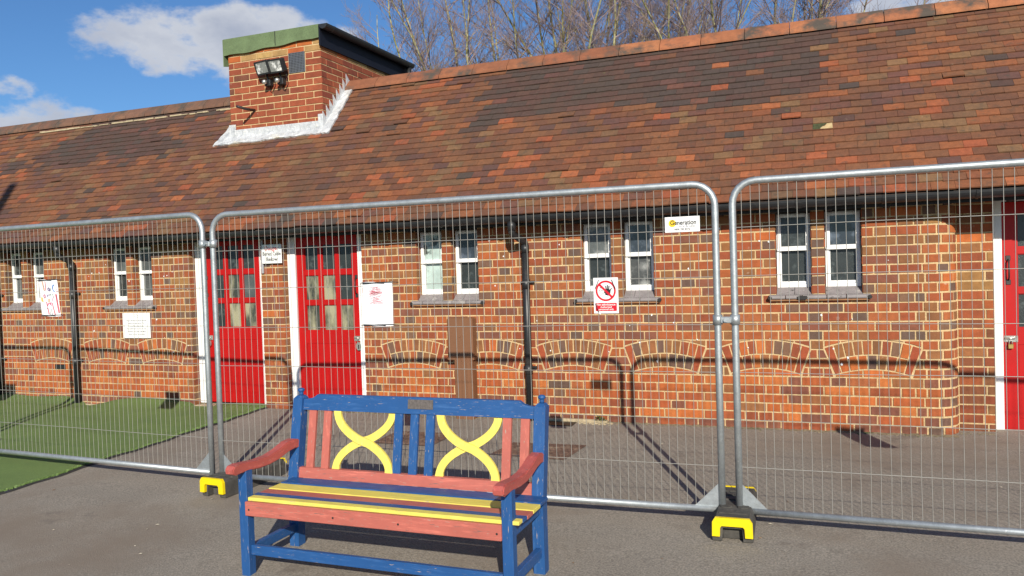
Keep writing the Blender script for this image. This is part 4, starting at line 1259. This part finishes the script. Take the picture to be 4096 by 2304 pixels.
def foot(P, rot, label, yellow_front=True):
    x, y = P; g = GZ(y)
    t = thing('rubber_block', (x, y, g), label, 'fence block', 'rubber feet under the fence posts')
    W_, D_, H_ = .105, .40, .125
    Rm = Matrix.Rotation(R(rot), 3, 'Z')
    def tr(m_): m_.v = [tuple(Rm @ Vector(v) + Vector((x, y, g))) for v in m_.v]; return m_
    # body: arch-ended block with holes as raised sockets
    m_ = MB()
    sec = [(-W_, 0), (-W_ * .97, H_ * .82), (-W_ * .82, H_), (W_ * .82, H_), (W_ * .97, H_ * .82), (W_, 0), (W_ * .52, 0), (W_ * .48, H_ * .55), (-W_ * .48, H_ * .55), (-W_ * .52, 0)]
    def ext(sc, y0, y1):
        n = len(sc)
        m_.add([(p[0], y0, p[1]) for p in sc] + [(p[0], y1, p[1]) for p in sc], [(i_, (i_ + 1) % n, n + (i_ + 1) % n, n + i_) for i_ in range(n)])
    ext(sec, -D_ * .50, D_)
    for yy in (-D_ * .50, D_):
        m_.add([(p[0], yy, p[1]) for p in sec], [(0, 1, 8, 9), (1, 2, 3, 4, 7, 8), (4, 5, 6, 7)])
    m_.box((-W_ * .5, -D_ * .38, 0), (W_ * .5, D_ * .9, H_ * .56))
    for s_ in (-1, 1):
        n = 10
        for (cy_) in (0,):
            ring_o = [(s_ * .047 + .033 * math.cos(6.283 * i_ / n), cy_ + .033 * math.sin(6.283 * i_ / n)) for i_ in range(n)]
            m_.prism(ring_o, 'z', H_ - .01, H_ + .006)
    for yy in (-.13, .13, .22, .30): m_.box((-W_ * .7, yy, H_ - .004), (W_ * .7, yy + .014, H_ + .006))
    tr(m_).build('block', M['rubber'], t)
    for (yy, s_) in ((-D_ * .50, -1), (D_, 1)):
        m_ = MB(); W_ = .105 if s_ < 0 else .100
        o = [(-W_ * 1.0, .028), (-W_ * .985, H_ * .84), (-W_ * .84, H_ + .004), (W_ * .84, H_ + .004), (W_ * .985, H_ * .84), (W_ * 1.0, .028)]
        if s_ > 0: o[0] = (o[0][0], H_ * .74); o[5] = (o[5][0], H_ * .74)
        i = [(W_ * .62, .028 if s_ < 0 else H_ * .74), (W_ * .60, H_ * .60), (W_ * .52, H_ * .68), (-W_ * .52, H_ * .68), (-W_ * .60, H_ * .60), (-W_ * .62, .028 if s_ < 0 else H_ * .74)]
        y0, y1 = sorted((yy, yy + s_ * .022))
        pts_ = o + i
        for k in range(5):
            q = [o[k], o[k + 1], i[4 - k], i[5 - k]]
            m_.prism(q, 'y', y0, y1)
        tr(m_).build('yellow_end', M['yellow_plastic'], t)
foot((-3.875, -2.44), -4, 'dark rubber fence block with a yellow end, left of the bench')
foot((-.475, -2.40), 2, 'dark rubber fence block with a yellow end, right of the bench')
foot(JA, 0, 'dark rubber fence block standing on the grass'); foot(JD, 0, 'dark rubber fence block beyond the third panel')

def fy(x): # fence plane
    if x < -4: return -2.47 + (x + 4) / (-3.4) * .17
    if x < -.497: return -2.47 + (x + 4.0) / 3.5 * .095
    return -2.375
def tie(t, pts, r_=.0022): m_ = MB(); m_.tube(pts, r_, 5); m_.build('cable_tie', M['cable'], t)
# no admittance sign
def corr(x, z, y):     # measured on the plane y=-2.35, moved to plane y along the sight line
    k = (y - CAM.y) / (-2.35 - CAM.y)
    return CAM.x + (x - CAM.x) * k, CAM.z + (z - CAM.z) * k
ysn = fy(-1.18) - .014
x0, z1 = corr(-1.260, 1.395, ysn); x1, z0 = corr(-1.111, 1.184, ysn)
t = thing('no_admittance_sign', ((x0 + x1) / 2, ysn, z0), 'white No admittance sign with a red barred hand symbol on the fence', 'sign')
box('board', (x0, ysn, z0), (x1, ysn + .004, z1), M['signwhite'], t, bev=.0012)
cx = (x0 + x1) / 2; w_ = x1 - x0; cz = z1 - w_ * .52; ro, ri = w_ * .41, w_ * .335
m = MB(); n_ = 40
m.add([(cx + ro * math.cos(6.2832 * i / n_), ysn - .0008, cz + ro * math.sin(6.2832 * i / n_)) for i in range(n_)] + [(cx + ri * math.cos(6.2832 * i / n_), ysn - .0008, cz + ri * math.sin(6.2832 * i / n_)) for i in range(n_)],
      [(i, (i + 1) % n_, n_ + (i + 1) % n_, n_ + i) for i in range(n_)])
m.build('red_ring', M['signred'], t)
m = MB()
def bar(p, q, wd, yy):
    p, q = Vector(p), Vector(q); d = (q - p).normalized(); nn = Vector((-d.y, d.x)) * wd / 2
    m.add([(a.x, yy, a.y) for a in (p + nn, p - nn, q - nn, q + nn)], [(0, 1, 2, 3)])
bar((cx - ri * .74, cz + ri * .74), (cx + ri * .74, cz - ri * .74), w_ * .085, ysn - .0016)
m.build('red_bar', M['signred'], t)
m = MB()
hx, hz = cx + w_ * .08, cz - w_ * .02
m.add([(hx + a * w_, ysn - .0012, hz + b * w_) for a, b in ((-.10, -.14), (.02, -.17), (.10, -.12), (.12, .02), (.06, .10), (-.06, .09), (-.11, -.02))], [(0, 1, 2, 3, 4, 5, 6)])
for (a, b, c_, d) in ((-.055, .07, -.075, .22), (-.005, .08, .0, .25), (.045, .08, .065, .22), (.09, .02, .16, .12), (-.09, -.06, -.16, -.01)):
    bar((hx + a * w_, hz + b * w_), (hx + c_ * w_, hz + d * w_), w_ * .042, ysn - .0013)
m.build('hand_symbol', M['black'], t)
m = MB()
for (a, b, c_, d) in ((-.26, .13, -.20, .13), (-.20, .13, -.18, .02), (-.18, .02, -.10, .02), (-.25, .05, -.22, .02), (-.25, .05, -.25, -.02), (-.25, -.02, -.2, -.02), (-.25, -.20, -.15, -.11), (-.15, -.11, -.05, -.11)):
    bar((cx + a * w_, cz + b * w_), (cx + c_ * w_, cz + d * w_), w_ * .012, ysn - .0010)
m.build('face_symbol', M['black'], t)
zr0, zr1 = z0 + .014, z0 + .062
m = MB(); m.add([(x0 + .013, ysn - .0008, zr0), (x1 - .013, ysn - .0008, zr0), (x1 - .010, ysn - .0008, zr0 + .004), (x1 - .010, ysn - .0008, zr1 - .004), (x1 - .013, ysn - .0008, zr1), (x0 + .013, ysn - .0008, zr1), (x0 + .010, ysn - .0008, zr1 - .004), (x0 + .010, ysn - .0008, zr0 + .004)], [tuple(range(8))]); m.build('red_panel', M['signred'], t)
text('lettering', 'No admittance', .0185, cx, ysn - .0016, zr1 - .010, M['signwhite'], t, bold=.0002)
text('lettering', 'Authorised', .0150, cx, ysn - .0016, zr1 - .025, M['signwhite'], t, bold=.0002)
text('lettering', 'personnel only', .0150, cx, ysn - .0016, zr1 - .038, M['signwhite'], t, bold=.0002)
tie(t, [(x0 + .034, ysn - .004, z1 - .012), (x0 + .022, ysn - .005, z1 - .04), (x0 + .010, ysn - .003, z1 - .065)])
tie(t, [(x1 - .036, ysn - .004, z1 - .012), (x1 - .026, ysn - .005, z1 - .04), (x1 - .016, ysn - .003, z1 - .068)])
tie(t, [(x0 + .012, ysn - .004, z0 + .060), (x0 + .020, ysn - .005, z0 + .03), (x0 + .030, ysn - .003, z0 + .006)])
# hire company sign
ysn = fy(-.73) - .012
x0, z1 = corr(-.828, 1.730, ysn); x1, z0 = corr(-.632, 1.642, ysn)
t = thing('hire_sign', ((x0 + x1) / 2, ysn, z0), 'white Generation hire and sale sign with a yellow disc high on the fence', 'sign')
box('board', (x0, ysn, z0), (x1, ysn + .003, z1), M['signwhite'], t, bev=.001)
m = MB(); n_ = 24; m.add([(x0 + .042 + .021 * math.cos(6.2832 * i / n_), ysn - .0006, z1 - .036 + .021 * math.sin(6.2832 * i / n_)) for i in range(n_)], [tuple(range(n_))]); m.build('yellow_disc', M['signyel'], t)
text('lettering', 'Generation', .036, x0 + .030, ysn - .0014, z1 - .034, M['black'], t, align='LEFT', font_scale=.88, bold=.0005)
text('lettering', 'hire & sale', .021, x1 - .026, ysn - .0014, z1 - .054, M['grey'], t, align='RIGHT')
text('lettering', '0800 783 8376', .0145, (x0 + x1) / 2, ysn - .0014, z0 + .016, M['black'], t)
# papers tied to the fence
def curl(x0, x1, z0, z1, y, skew=0.0):
    m_ = MB(); nx, nz_ = 8, 8; vs = []
    for j in range(nz_ + 1):
        for i in range(nx + 1):
            u, v = i / nx, j / nz_
            vs.append((x0 + (x1 - x0) * u + skew * (1 - v), y - .006 * math.sin(u * 3.14) - .003 * math.sin(v * 6), z0 + (z1 - z0) * v + .002 * math.sin(u * 7)))
    m_.add(vs, [(j * 9 + i, j * 9 + i + 1, (j + 1) * 9 + i + 1, (j + 1) * 9 + i) for j in range(nz_) for i in range(nx)], smooth=True)
    return m_
def stroke(m_, pts, wd, y):
    for p, q in zip(pts[:-1], pts[1:]):
        p, q = Vector(p), Vector(q); d = (q - p)
        if d.length < 1e-6: continue
        d.normalize(); nn = Vector((-d.y, d.x)) * wd / 2
        m_.add([(a.x, y, a.y) for a in (p + nn, p - nn, q - nn, q + nn)], [(0, 1, 2, 3)])
def paper(x0, x1, z0, z1, label, art, skew=0.0):
    y = fy((x0 + x1) / 2) - .010
    (x0, z0), (x1, z1) = corr(x0, z0, y), corr(x1, z1, y)
    t = thing('paper_sheet', ((x0 + x1) / 2, y, z0), label, 'paper sheet', 'sheets of paper tied to the fence')
    curl(x0, x1, z0, z1, y, skew).build('sheet', M['paper'], t)
    for zz, sk in ((z1 - .006, 0), (z0 + .008, skew)):
        tie(t, [(x0 - .016 + sk, y - .004, zz - .004), (x0 + .05 + sk, y - .010, zz - .001), ((x0 + x1) / 2 + sk, y - .013, zz + .003), (x1 + .0 + sk, y - .006, zz + .004), (x1 + .05 + sk, y - .004, zz)], .0024)
        tie(t, [(x0 - .006 + sk, y - .004, zz + .004), (x0 + .07 + sk, y - .011, zz + .002), (x1 - .05 + sk, y - .012, zz - .002)], .0020)
    yy = y - .0085
    if art == 'scribble':
        m_ = MB(); r3 = random.Random(5)
        for i_ in range(26):
            xx = x0 + .10 + r3.uniform(-.03, .03); zz = z1 - .035 - r3.uniform(0, .04)
            stroke(m_, [(xx - .02, zz), (xx + .02, zz - r3.uniform(-.01, .014))], .0016, yy)
        for i_ in range(20):
            zz = z1 - .075 - i_ * .0035; L2 = r3.uniform(.04, .11)
            xx = x0 + .04 + r3.uniform(0, .04)
            stroke(m_, [(xx, zz + r3.uniform(-.004, .004)), (xx + L2 * .5, zz + .004), (xx + L2, zz - .006)], .0011, yy)
        m_.build('scribble', M['pencilred'], t)
    if art == 'drawing':
        def S_(u, v): return (x0 + (x1 - x0) * u + skew * (1 - v), z0 + (z1 - z0) * v)
        for (mat, items) in (
            ('grey', [([(.08, .97), (.12, .02)], .0016), ([(.28, .97), (.30, .04)], .0014), ([(.55, .97), (.58, .04)], .0014), ([(.74, .97), (.80, .06)], .0014), ([(.90, .97), (.94, .3)], .0014), ([(.50, .20), (.49, .05)], .007), ([(.58, .20), (.59, .05)], .007)]),
            ('pencilred', [([(.40, .95), (.38, .70)], .005), ([(.36, .40), (.42, .06)], .011), ([(.66, .36), (.74, .05)], .010), ([(.90, .60), (.96, .10)], .014), ([(.97, .75), (.99, .66), (.94, .66)], .003)]),
            ('skin', [([(.24, .95), (.30, .70)], .010), ([(.50, .48), (.50, .38)], .022)]),
            ('pink', [([(.52, .37), (.54, .22)], .032), ([(.44, .35), (.36, .20)], .008), ([(.62, .35), (.74, .52)], .005), ([(.27, .50), (.23, .55), (.27, .60), (.33, .57), (.32, .51), (.27, .50)], .006)]),
            ('purple', [([(.56, .78), (.50, .76), (.50, .70), (.56, .69), (.58, .78), (.60, .68)], .0045), ([(.42, .60), (.46, .53), (.50, .60)], .0045)]),
            ('blue', [([(.86, .86), (.79, .83), (.76, .76), (.79, .69), (.86, .67)], .006)]),
            ('leafgreen', [([(.64, .76), (.65, .68)], .003), ([(.64, .74), (.70, .76)], .003), ([(.60, .60), (.58, .54)], .003), ([(.54, .58), (.66, .60)], .003), ([(.70, .62), (.76, .52)], .003)]),
            ('signyel', [([(.12, .42), (.13, .52)], .013), ([(.10, .42), (.22, .42)], .006)])):
            m_ = MB()
            for pts_, wd in items: stroke(m_, [S_(*p) for p in pts_], wd, yy)
            m_.build('crayon_marks', M[mat], t)
paper(-2.838, -2.615, 1.114, 1.406, 'white paper sheet with red pencil scribbles tied to the fence beside a red door', 'scribble')
paper(-5.822, -5.620, 1.202, 1.496, "child's crayon drawing of a pink figure tied to the fence by the black downpipe", 'drawing', skew=.03)
paper(1.22, 1.44, 1.09, 1.38, 'white paper sheet tied to the fence past the rounded brick corner', 'plain')
paper(-8.28, -8.07, 1.17, 1.46, 'white paper sheet tied to the fence over the grass, left of the drawing', 'plain')

# ------------------------------------------------------------------ bench
bench = thing('garden_bench', (-2.06, -3.43, GZ(-3.43)), 'painted wooden bench in blue, salmon and yellow with crossed curved back slats', 'bench')
XL, XR = -2.785, -1.332
def bpost(x):
    prof = []
    w_ = .030
    g = GZ(-3.22) - .004
    pts = [(-3.218, g), (-3.218, .30), (-3.155, .66), (-3.135, .768)]
    m_ = MB(); vs = []
    for (yy, zz) in pts: vs += [(x - w_, yy - w_, zz), (x + w_, yy - w_, zz), (x + w_, yy + w_, zz), (x - w_, yy + w_, zz)]
    vs += [(x - w_ * .55, -3.132 - w_ * .55, .784), (x + w_ * .55, -3.132 - w_ * .55, .784), (x + w_ * .55, -3.132 + w_ * .55, .784), (x - w_ * .55, -3.132 + w_ * .55, .784)]
    n = len(vs) // 4
    fs = [(3, 2, 1, 0), tuple((n - 1) * 4 + k for k in range(4))] + [(i * 4 + k, i * 4 + (k + 1) % 4, (i + 1) * 4 + (k + 1) % 4, (i + 1) * 4 + k) for i in range(n - 1) for k in range(4)]
    m_.add(vs, fs)
    p_ = m_.build('rear_post', M['vblue'], bench)
    m_ = MB(); m_.lathe(x, -3.130, [(.0, .783), (.013, .785), (.011, .791), (.014, .795), (.010, .799), (.016, .804), (.020, .810), (.020, .817), (.013, .823), (.0, .826)], 14)
    m_.build('finial', M['vblue'], p_)
for x in (XL, XR): bpost(x)
for x in (XL, XR):
    m = MB(); m.box((x - .026, -3.657, GZ(-3.63) - .004), (x + .026, -3.605, .480), bev=.003); m.build('front_leg', M['vblue'], bench)
    # side seat rail and low side stretcher
    m = MB(); m.box((x - .016, -3.604, .255), (x + .016, -3.245, .318), bev=.002); m.build('side_rail', M['vblue'], bench)
    m = MB(); m.box((x - .016, -3.604, .035), (x + .016, -3.243, .083), bev=.003); m.build('stretcher', M['hblue'], bench)
m = MB(); m.box((XL + .024, -3.638, .040), (XR - .024, -3.612, .092), bev=.003); m.build('stretcher', M['hblue'], bench)
# back rails lie in the leaning plane
def lean(z): return -3.218 + (z - .30) / .468 * .083 if z > .30 else -3.218
def leanbox(x0, x1, z0, z1, th, bev=0):
    m_ = MB()
    m_.prism([(lean(z0) - th / 2, z0), (lean(z1) - th / 2, z1), (lean(z1) + th / 2, z1), (lean(z0) + th / 2, z0)], 'x', x0, x1)
    return m_
# top rail with dropped shoulders
zb, zt = .706, .792
prof = [(XL + .024, zb), (XR - .024, zb), (XR - .024, .764), (XR - .070, .768), (XR - .095, .776), (XR - .118, zt), (XL + .118, zt), (XL + .095, .776), (XL + .070, .768), (XL + .024, .764)]
m = MB(); n_ = len(prof); th = .026
m.add([(x, lean(z) - th / 2, z) for x, z in prof] + [(x, lean(z) + th / 2, z) for x, z in prof], [tuple(range(n_)), tuple(range(2 * n_ - 1, n_ - 1, -1))] + [(i, (i + 1) % n_, n_ + (i + 1) % n_, n_ + i) for i in range(n_)])
tr_ = m.build('top_rail', M['hblue'], bench)
leanbox(XL + .024, XR - .024, .336, .392, .028).build('lower_rail', M['hsalmon'], bench)
# upright slats
def bslat(x, w_, mat):
    leanbox(x - w_ / 2, x + w_ / 2, .390, .708, .015).build('back_slat', M[mat], bench)
def cx_of(xm, ym=-3.25):                   # measured on y=-3.25, moved to the leaning plane
    k = (-3.17 - CAM.y) / (ym - CAM.y); return xm * k
for xm, mt in ((-2.636, 'vsalmon'), (-2.540, 'vsalmon'), (-2.098, 'vblue'), (-2.004, 'vblue'), (-1.912, 'vblue'), (-1.482, 'vsalmon'), (-1.386, 'vsalmon')):
    bslat(cx_of(xm) + .0, .047, mt)
def cross(xa, xb):
    """two S-curved yellow slats crossing between xa and xb"""
    zb_, zt_ = .392, .706; wd = .042; zm = (zb_ + zt_) / 2; xm_ = (xa + xb) / 2
    for sg in (1, -1):
        pts = []
        n = 20
        h = (xb - xa) / 2 - .022
        for i in range(n + 1):
            u = -1 + 2 * i / n                     # -1 bottom, 1 top
            # steep at the ends, flat through the crossing
            xx = math.copysign(1 - (1 - abs(u)) ** 1.75, u) 
            zz = u
            v_ = math.copysign(abs(u) ** 1.0, u)
            xq = math.sin(u * math.pi / 2) ** 1 if False else math.copysign(math.sin(abs(u) * math.pi / 2) ** .95, u)
            zq = math.copysign(abs(u) ** 1.25, u)
            pts.append(Vector((xm_ + sg * h * xq, zm + (zt_ - zm) * zq)))
        L1 = []; L2 = []
        for i, p in enumerate(pts):
            d = (pts[min(i + 1, n)] - pts[max(i - 1, 0)]).normalized(); nn = Vector((-d.y, d.x)) * wd / 2
            a, b = p + nn, p - nn
            if i in (0, n):
                a = Vector((p.x - math.copysign(wd * .56, nn.x * -1 if True else 1), p.y)) if False else Vector((p.x + (wd * .55 if nn.x > 0 else -wd * .55), p.y))
                b = Vector((p.x - (wd * .55 if nn.x > 0 else -wd * .55), p.y))
            L1.append(a); L2.append(b)
        of = 0.0 if sg > 0 else -.0045
        of = -.006 if sg < 0 else .006
        th_ = .012 if True else 0
        m_ = MB()
        vs = []
        for (a, b) in zip(L1, L2):
            for q in (a, b):
                zc = min(max(q.y, zb_), zt_)
                vs.append((q.x, lean(zc) - th_ / 2 + of - .002, zc)); vs.append((q.x, lean(zc) + th_ / 2 + of, zc))
        fs = []
        for i in range(n):
            a = i * 4; b = a + 4
            fs += [(a, a + 2, b + 2, b), (a + 3, a + 1, b + 1, b + 3), (a + 1, a, b, b + 1), (a + 2, a + 3, b + 3, b + 2)]
        m_.add(vs, fs)
        m_.build('curved_slat', M['vyellow'], bench)
cross(cx_of(-2.495), cx_of(-2.118)); cross(cx_of(-1.872), cx_of(-1.512))
# seat slats with a shallow dip, front apron
seat = [(-3.651, -3.604, 'hyellow', .343), (-3.600, -3.542, 'hblue', .338), (-3.536, -3.462, 'hsalmon', .335), (-3.456, -3.358, 'hyellow', .337), (-3.352, -3.246, 'hblue', .341)]
for (y0, y1, mt, z1) in seat:
    z0 = z1 - .018
    xa, xb = (XL + .027 if y0 < -3.64 else XL + .004), XR + .056
    m = MB(); m.box((xa, y0, z0), (xb, y1, z1), bev=.002); m.build('seat_slat', M[mt], bench)
m = MB(); m.box((XL + .020, -3.668, .252), (XR - .024, -3.648, .3245), bev=.003); ap = m.build('apron', M['hsalmon'], bench)
for x in (XL + .045, (XL + XR) / 2 - .18, (XL + XR) / 2 + .18, XR - .045):
    m = MB(); m.tube([(x, -3.6672, .285 + .0 * x), (x, -3.6692, .285)], .0055, 8); m.build('screw', M['iron'], ap)
# armrests: shaped boards
for x in (XL, XR):
    side = [(-3.19, .545), (-3.24, .556), (-3.30, .552), (-3.38, .528), (-3.46, .513), (-3.56, .512), (-3.64, .520), (-3.70, .526), (-3.735, .522), (-3.750, .505), (-3.746, .484), (-3.724, .473),
            (-3.64, .476), (-3.54, .466), (-3.46, .466), (-3.38, .476), (-3.30, .497), (-3.24, .504), (-3.19, .498)]
    m = MB(); w_ = .027; n_ = len(side)
    bm = bmesh.new()
    va = [bm.verts.new((x - w_, a, b)) for a, b in side]; vb = [bm.verts.new((x + w_, a, b)) for a, b in side]
    bm.faces.new(va[::-1]); bm.faces.new(vb)
    for i in range(n_): bm.faces.new((va[i], va[(i + 1) % n_], vb[(i + 1) % n_], vb[i]))
    bmesh.ops.recalc_face_normals(bm, faces=bm.faces[:])
    ed = [e for e in bm.edges if abs(e.verts[0].co.x - e.verts[1].co.x) < 1e-6]
    bmesh.ops.bevel(bm, geom=ed, offset=.005, segments=2, affect='EDGES')
    m.add([v.co[:] for v in bm.verts], [[v.index for v in f.verts] for f in bm.faces]); bm.free()
    m.build('armrest', M['arm'], bench)
# plaque
m = MB(); xa, xb = cx_of(-2.072), cx_of(-1.925)
m.prism([(lean(.733) - .0165, .733), (lean(.782) - .0165, .782), (lean(.782) - .0132, .782), (lean(.733) - .0132, .733)], 'x', xa + .03, xb + .03)
m.build('plaque', material('dull_bronze', (.14, .12, .11), rough=.55, metal=.4, var=.3, scale=90, bump=.5, bscale=300, bdist=.002), tr_)

# ------------------------------------------------------------------ unseen tall post off to the side, added for the dark streak on the roof
m = MB(); xq, yq = -6.30, -7.0
m.lathe(xq, yq, [(.075, GZ(-7) - .01), (.075, 6.6), (.075, 6.78), (.055, 6.84), (.0, 6.86)], 14)
tag(m.build('unseen_post', M['iron']), 'unseen tall dark metal post left of the camera, inferred from its shadow on the roof', 'post')

# ------------------------------------------------------------------ bare trees behind the roof
def grow(seed, stems, lean_x, height, spread):
    r3 = random.Random(seed)
    thick, fineb = MB(), MB()
    def branch(p, d, L_, r_, depth, mb, nside):
        n = max(3, int(L_ / .35)); pts = [p.copy()]; q = p.copy(); dd = d.copy(); rs = [r_]
        wob = .10 if depth else .05
        for i in range(n):
            dd = (dd + Vector((r3.gauss(0, wob), r3.gauss(0, wob), r3.gauss(0, wob * .6) + (.045 if depth == 1 else 0.03 if depth == 2 else 0)))).normalized()
            q = q + dd * (L_ / n); pts.append(q.copy()); rs.append(max(r_ * (1 - .82 * (i + 1) / n), .0022))
        mb.tube(pts, rs, nside, cap=False)
        return pts, rs
    def along(pts, f):
        x = f * (len(pts) - 1); i = min(int(x), len(pts) - 2); return pts[i].lerp(pts[i + 1], x - i), (pts[i + 1] - pts[i]).normalized()
    for s_ in range(stems):
        a = r3.uniform(0, 6.28)
        tl = r3.uniform(.04, .20)
        d = Vector((math.cos(a) * tl + lean_x * .35 * r3.uniform(.2, 1.5), math.sin(a) * tl, 1)).normalized()
        base = Vector((math.cos(a) * .12, math.sin(a) * .12, -.3))
        H = height * r3.uniform(.85, 1.1)
        pts, rs = branch(base, d, H, r3.uniform(.040, .070), 0, thick, 7)
        nb = 30
        for b in range(nb):
            f = r3.uniform(.30, .95)
            p, t_ = along(pts, f)
            az = r3.uniform(0, 6.28); el = r3.uniform(.55, 1.0)
            side = Vector((math.cos(az) + lean_x * .8, math.sin(az) * .8, 0)).normalized()
            dd = (t_ * math.cos(el) + side * math.sin(el)).normalized()
            Lb = spread * r3.uniform(.5, 1.1) * (1.25 - f * .7)
            bp, br = branch(p, dd, Lb, .010 + .016 * (1 - f), 1, fineb, 4)
            for c_ in range(int(Lb * 8.5)):
                p2, t2 = along(bp, r3.uniform(.15, .98))
                az = r3.uniform(0, 6.28); s2 = Vector((math.cos(az), math.sin(az), r3.uniform(-.2, .5))).normalized()
                d2 = (t2 * .8 + s2 * .6).normalized()
                L2 = r3.uniform(.25, .75)
                tp_, _ = branch(p2, d2, L2, .0048, 2, fineb, 3)
                for e_ in range(3):
                    p3, t3 = along(tp_, r3.uniform(.2, .95))
                    s3 = Vector((r3.gauss(0, 1), r3.gauss(0, 1), r3.gauss(.2, .7))).normalized()
                    d3 = (t3 * .9 + s3 * .7).normalized(); L3 = r3.uniform(.12, .32)
                    q3 = p3 + d3 * L3
                    fineb.tube([p3, p3.lerp(q3, .5) + s3 * .015, q3], [.0028, .0024, .0018], 3, cap=False)
    return thick.mesh('trunk'), fineb.mesh('crown')
kinds = [grow(11, 5, -.30, 10.6, 2.2), grow(12, 5, 0, 11.2, 1.9), grow(13, 4, .08, 10.8, 2.0), grow(14, 4, .5, 9.6, 2.2)]
for tm, cm in kinds: tm.materials.append(M['barkpale']); cm.materials.append(M['twig'])
TREES = [(-8.75, 11.5, 0, 0, 'bare tree with branches leaning far out over the brick turret'),
         (-8.1, 12.6, 1, 1.0, 'bare tree with a pale forked trunk just right of the turret gutter'),
         (-6.6, 12.0, 1, 2.6, 'bare tree with greenish trunks second along from the turret'),
         (-5.95, 12.8, 2, .4, 'bare tree with mossy trunk above the first orange ridge tiles'),
         (-5.2, 12.0, 1, 4.1, 'bare tree with slim olive trunk above the dark patch of tiles'),
         (-3.75, 11.6, 2, 3.0, 'bare tree with pale lichen-covered trunks forking low over the ridge'),
         (-2.6, 12.2, 1, 5.2, 'bare tree with thick pale trunk in the middle of the right-hand group'),
         (-1.05, 12.0, 2, 5.6, 'bare slim tree standing next to the last leaning tree'),
         (-7.35, 13.4, 2, 2.2, 'bare twiggy tree standing farther back, third along from the turret'),
        (-4.5, 13.3, 2, 1.3, 'bare twiggy tree standing farther back over the dark patch of tiles'),
        (-1.8, 13.2, 1, 3.3, 'bare twiggy tree standing farther back in the right-hand group'),
        (-.75, 12.0, 3, 0, 'bare tree with branches leaning to the right over the end of the ridge')]
for (x, y, k, rz, lab) in TREES:
    t = thing('bare_tree', (x, y, GZ(y) - .05), lab, 'tree', 'bare trees behind the roof')
    rz = rz if k in (1, 2) else 0
    t.rotation_euler = (0, 0, rz)
    for nm, me in (('trunk', kinds[k][0]), ('crown', kinds[k][1])):
        o = bpy.data.objects.new(nm, me); COL.objects.link(o); o.parent = t
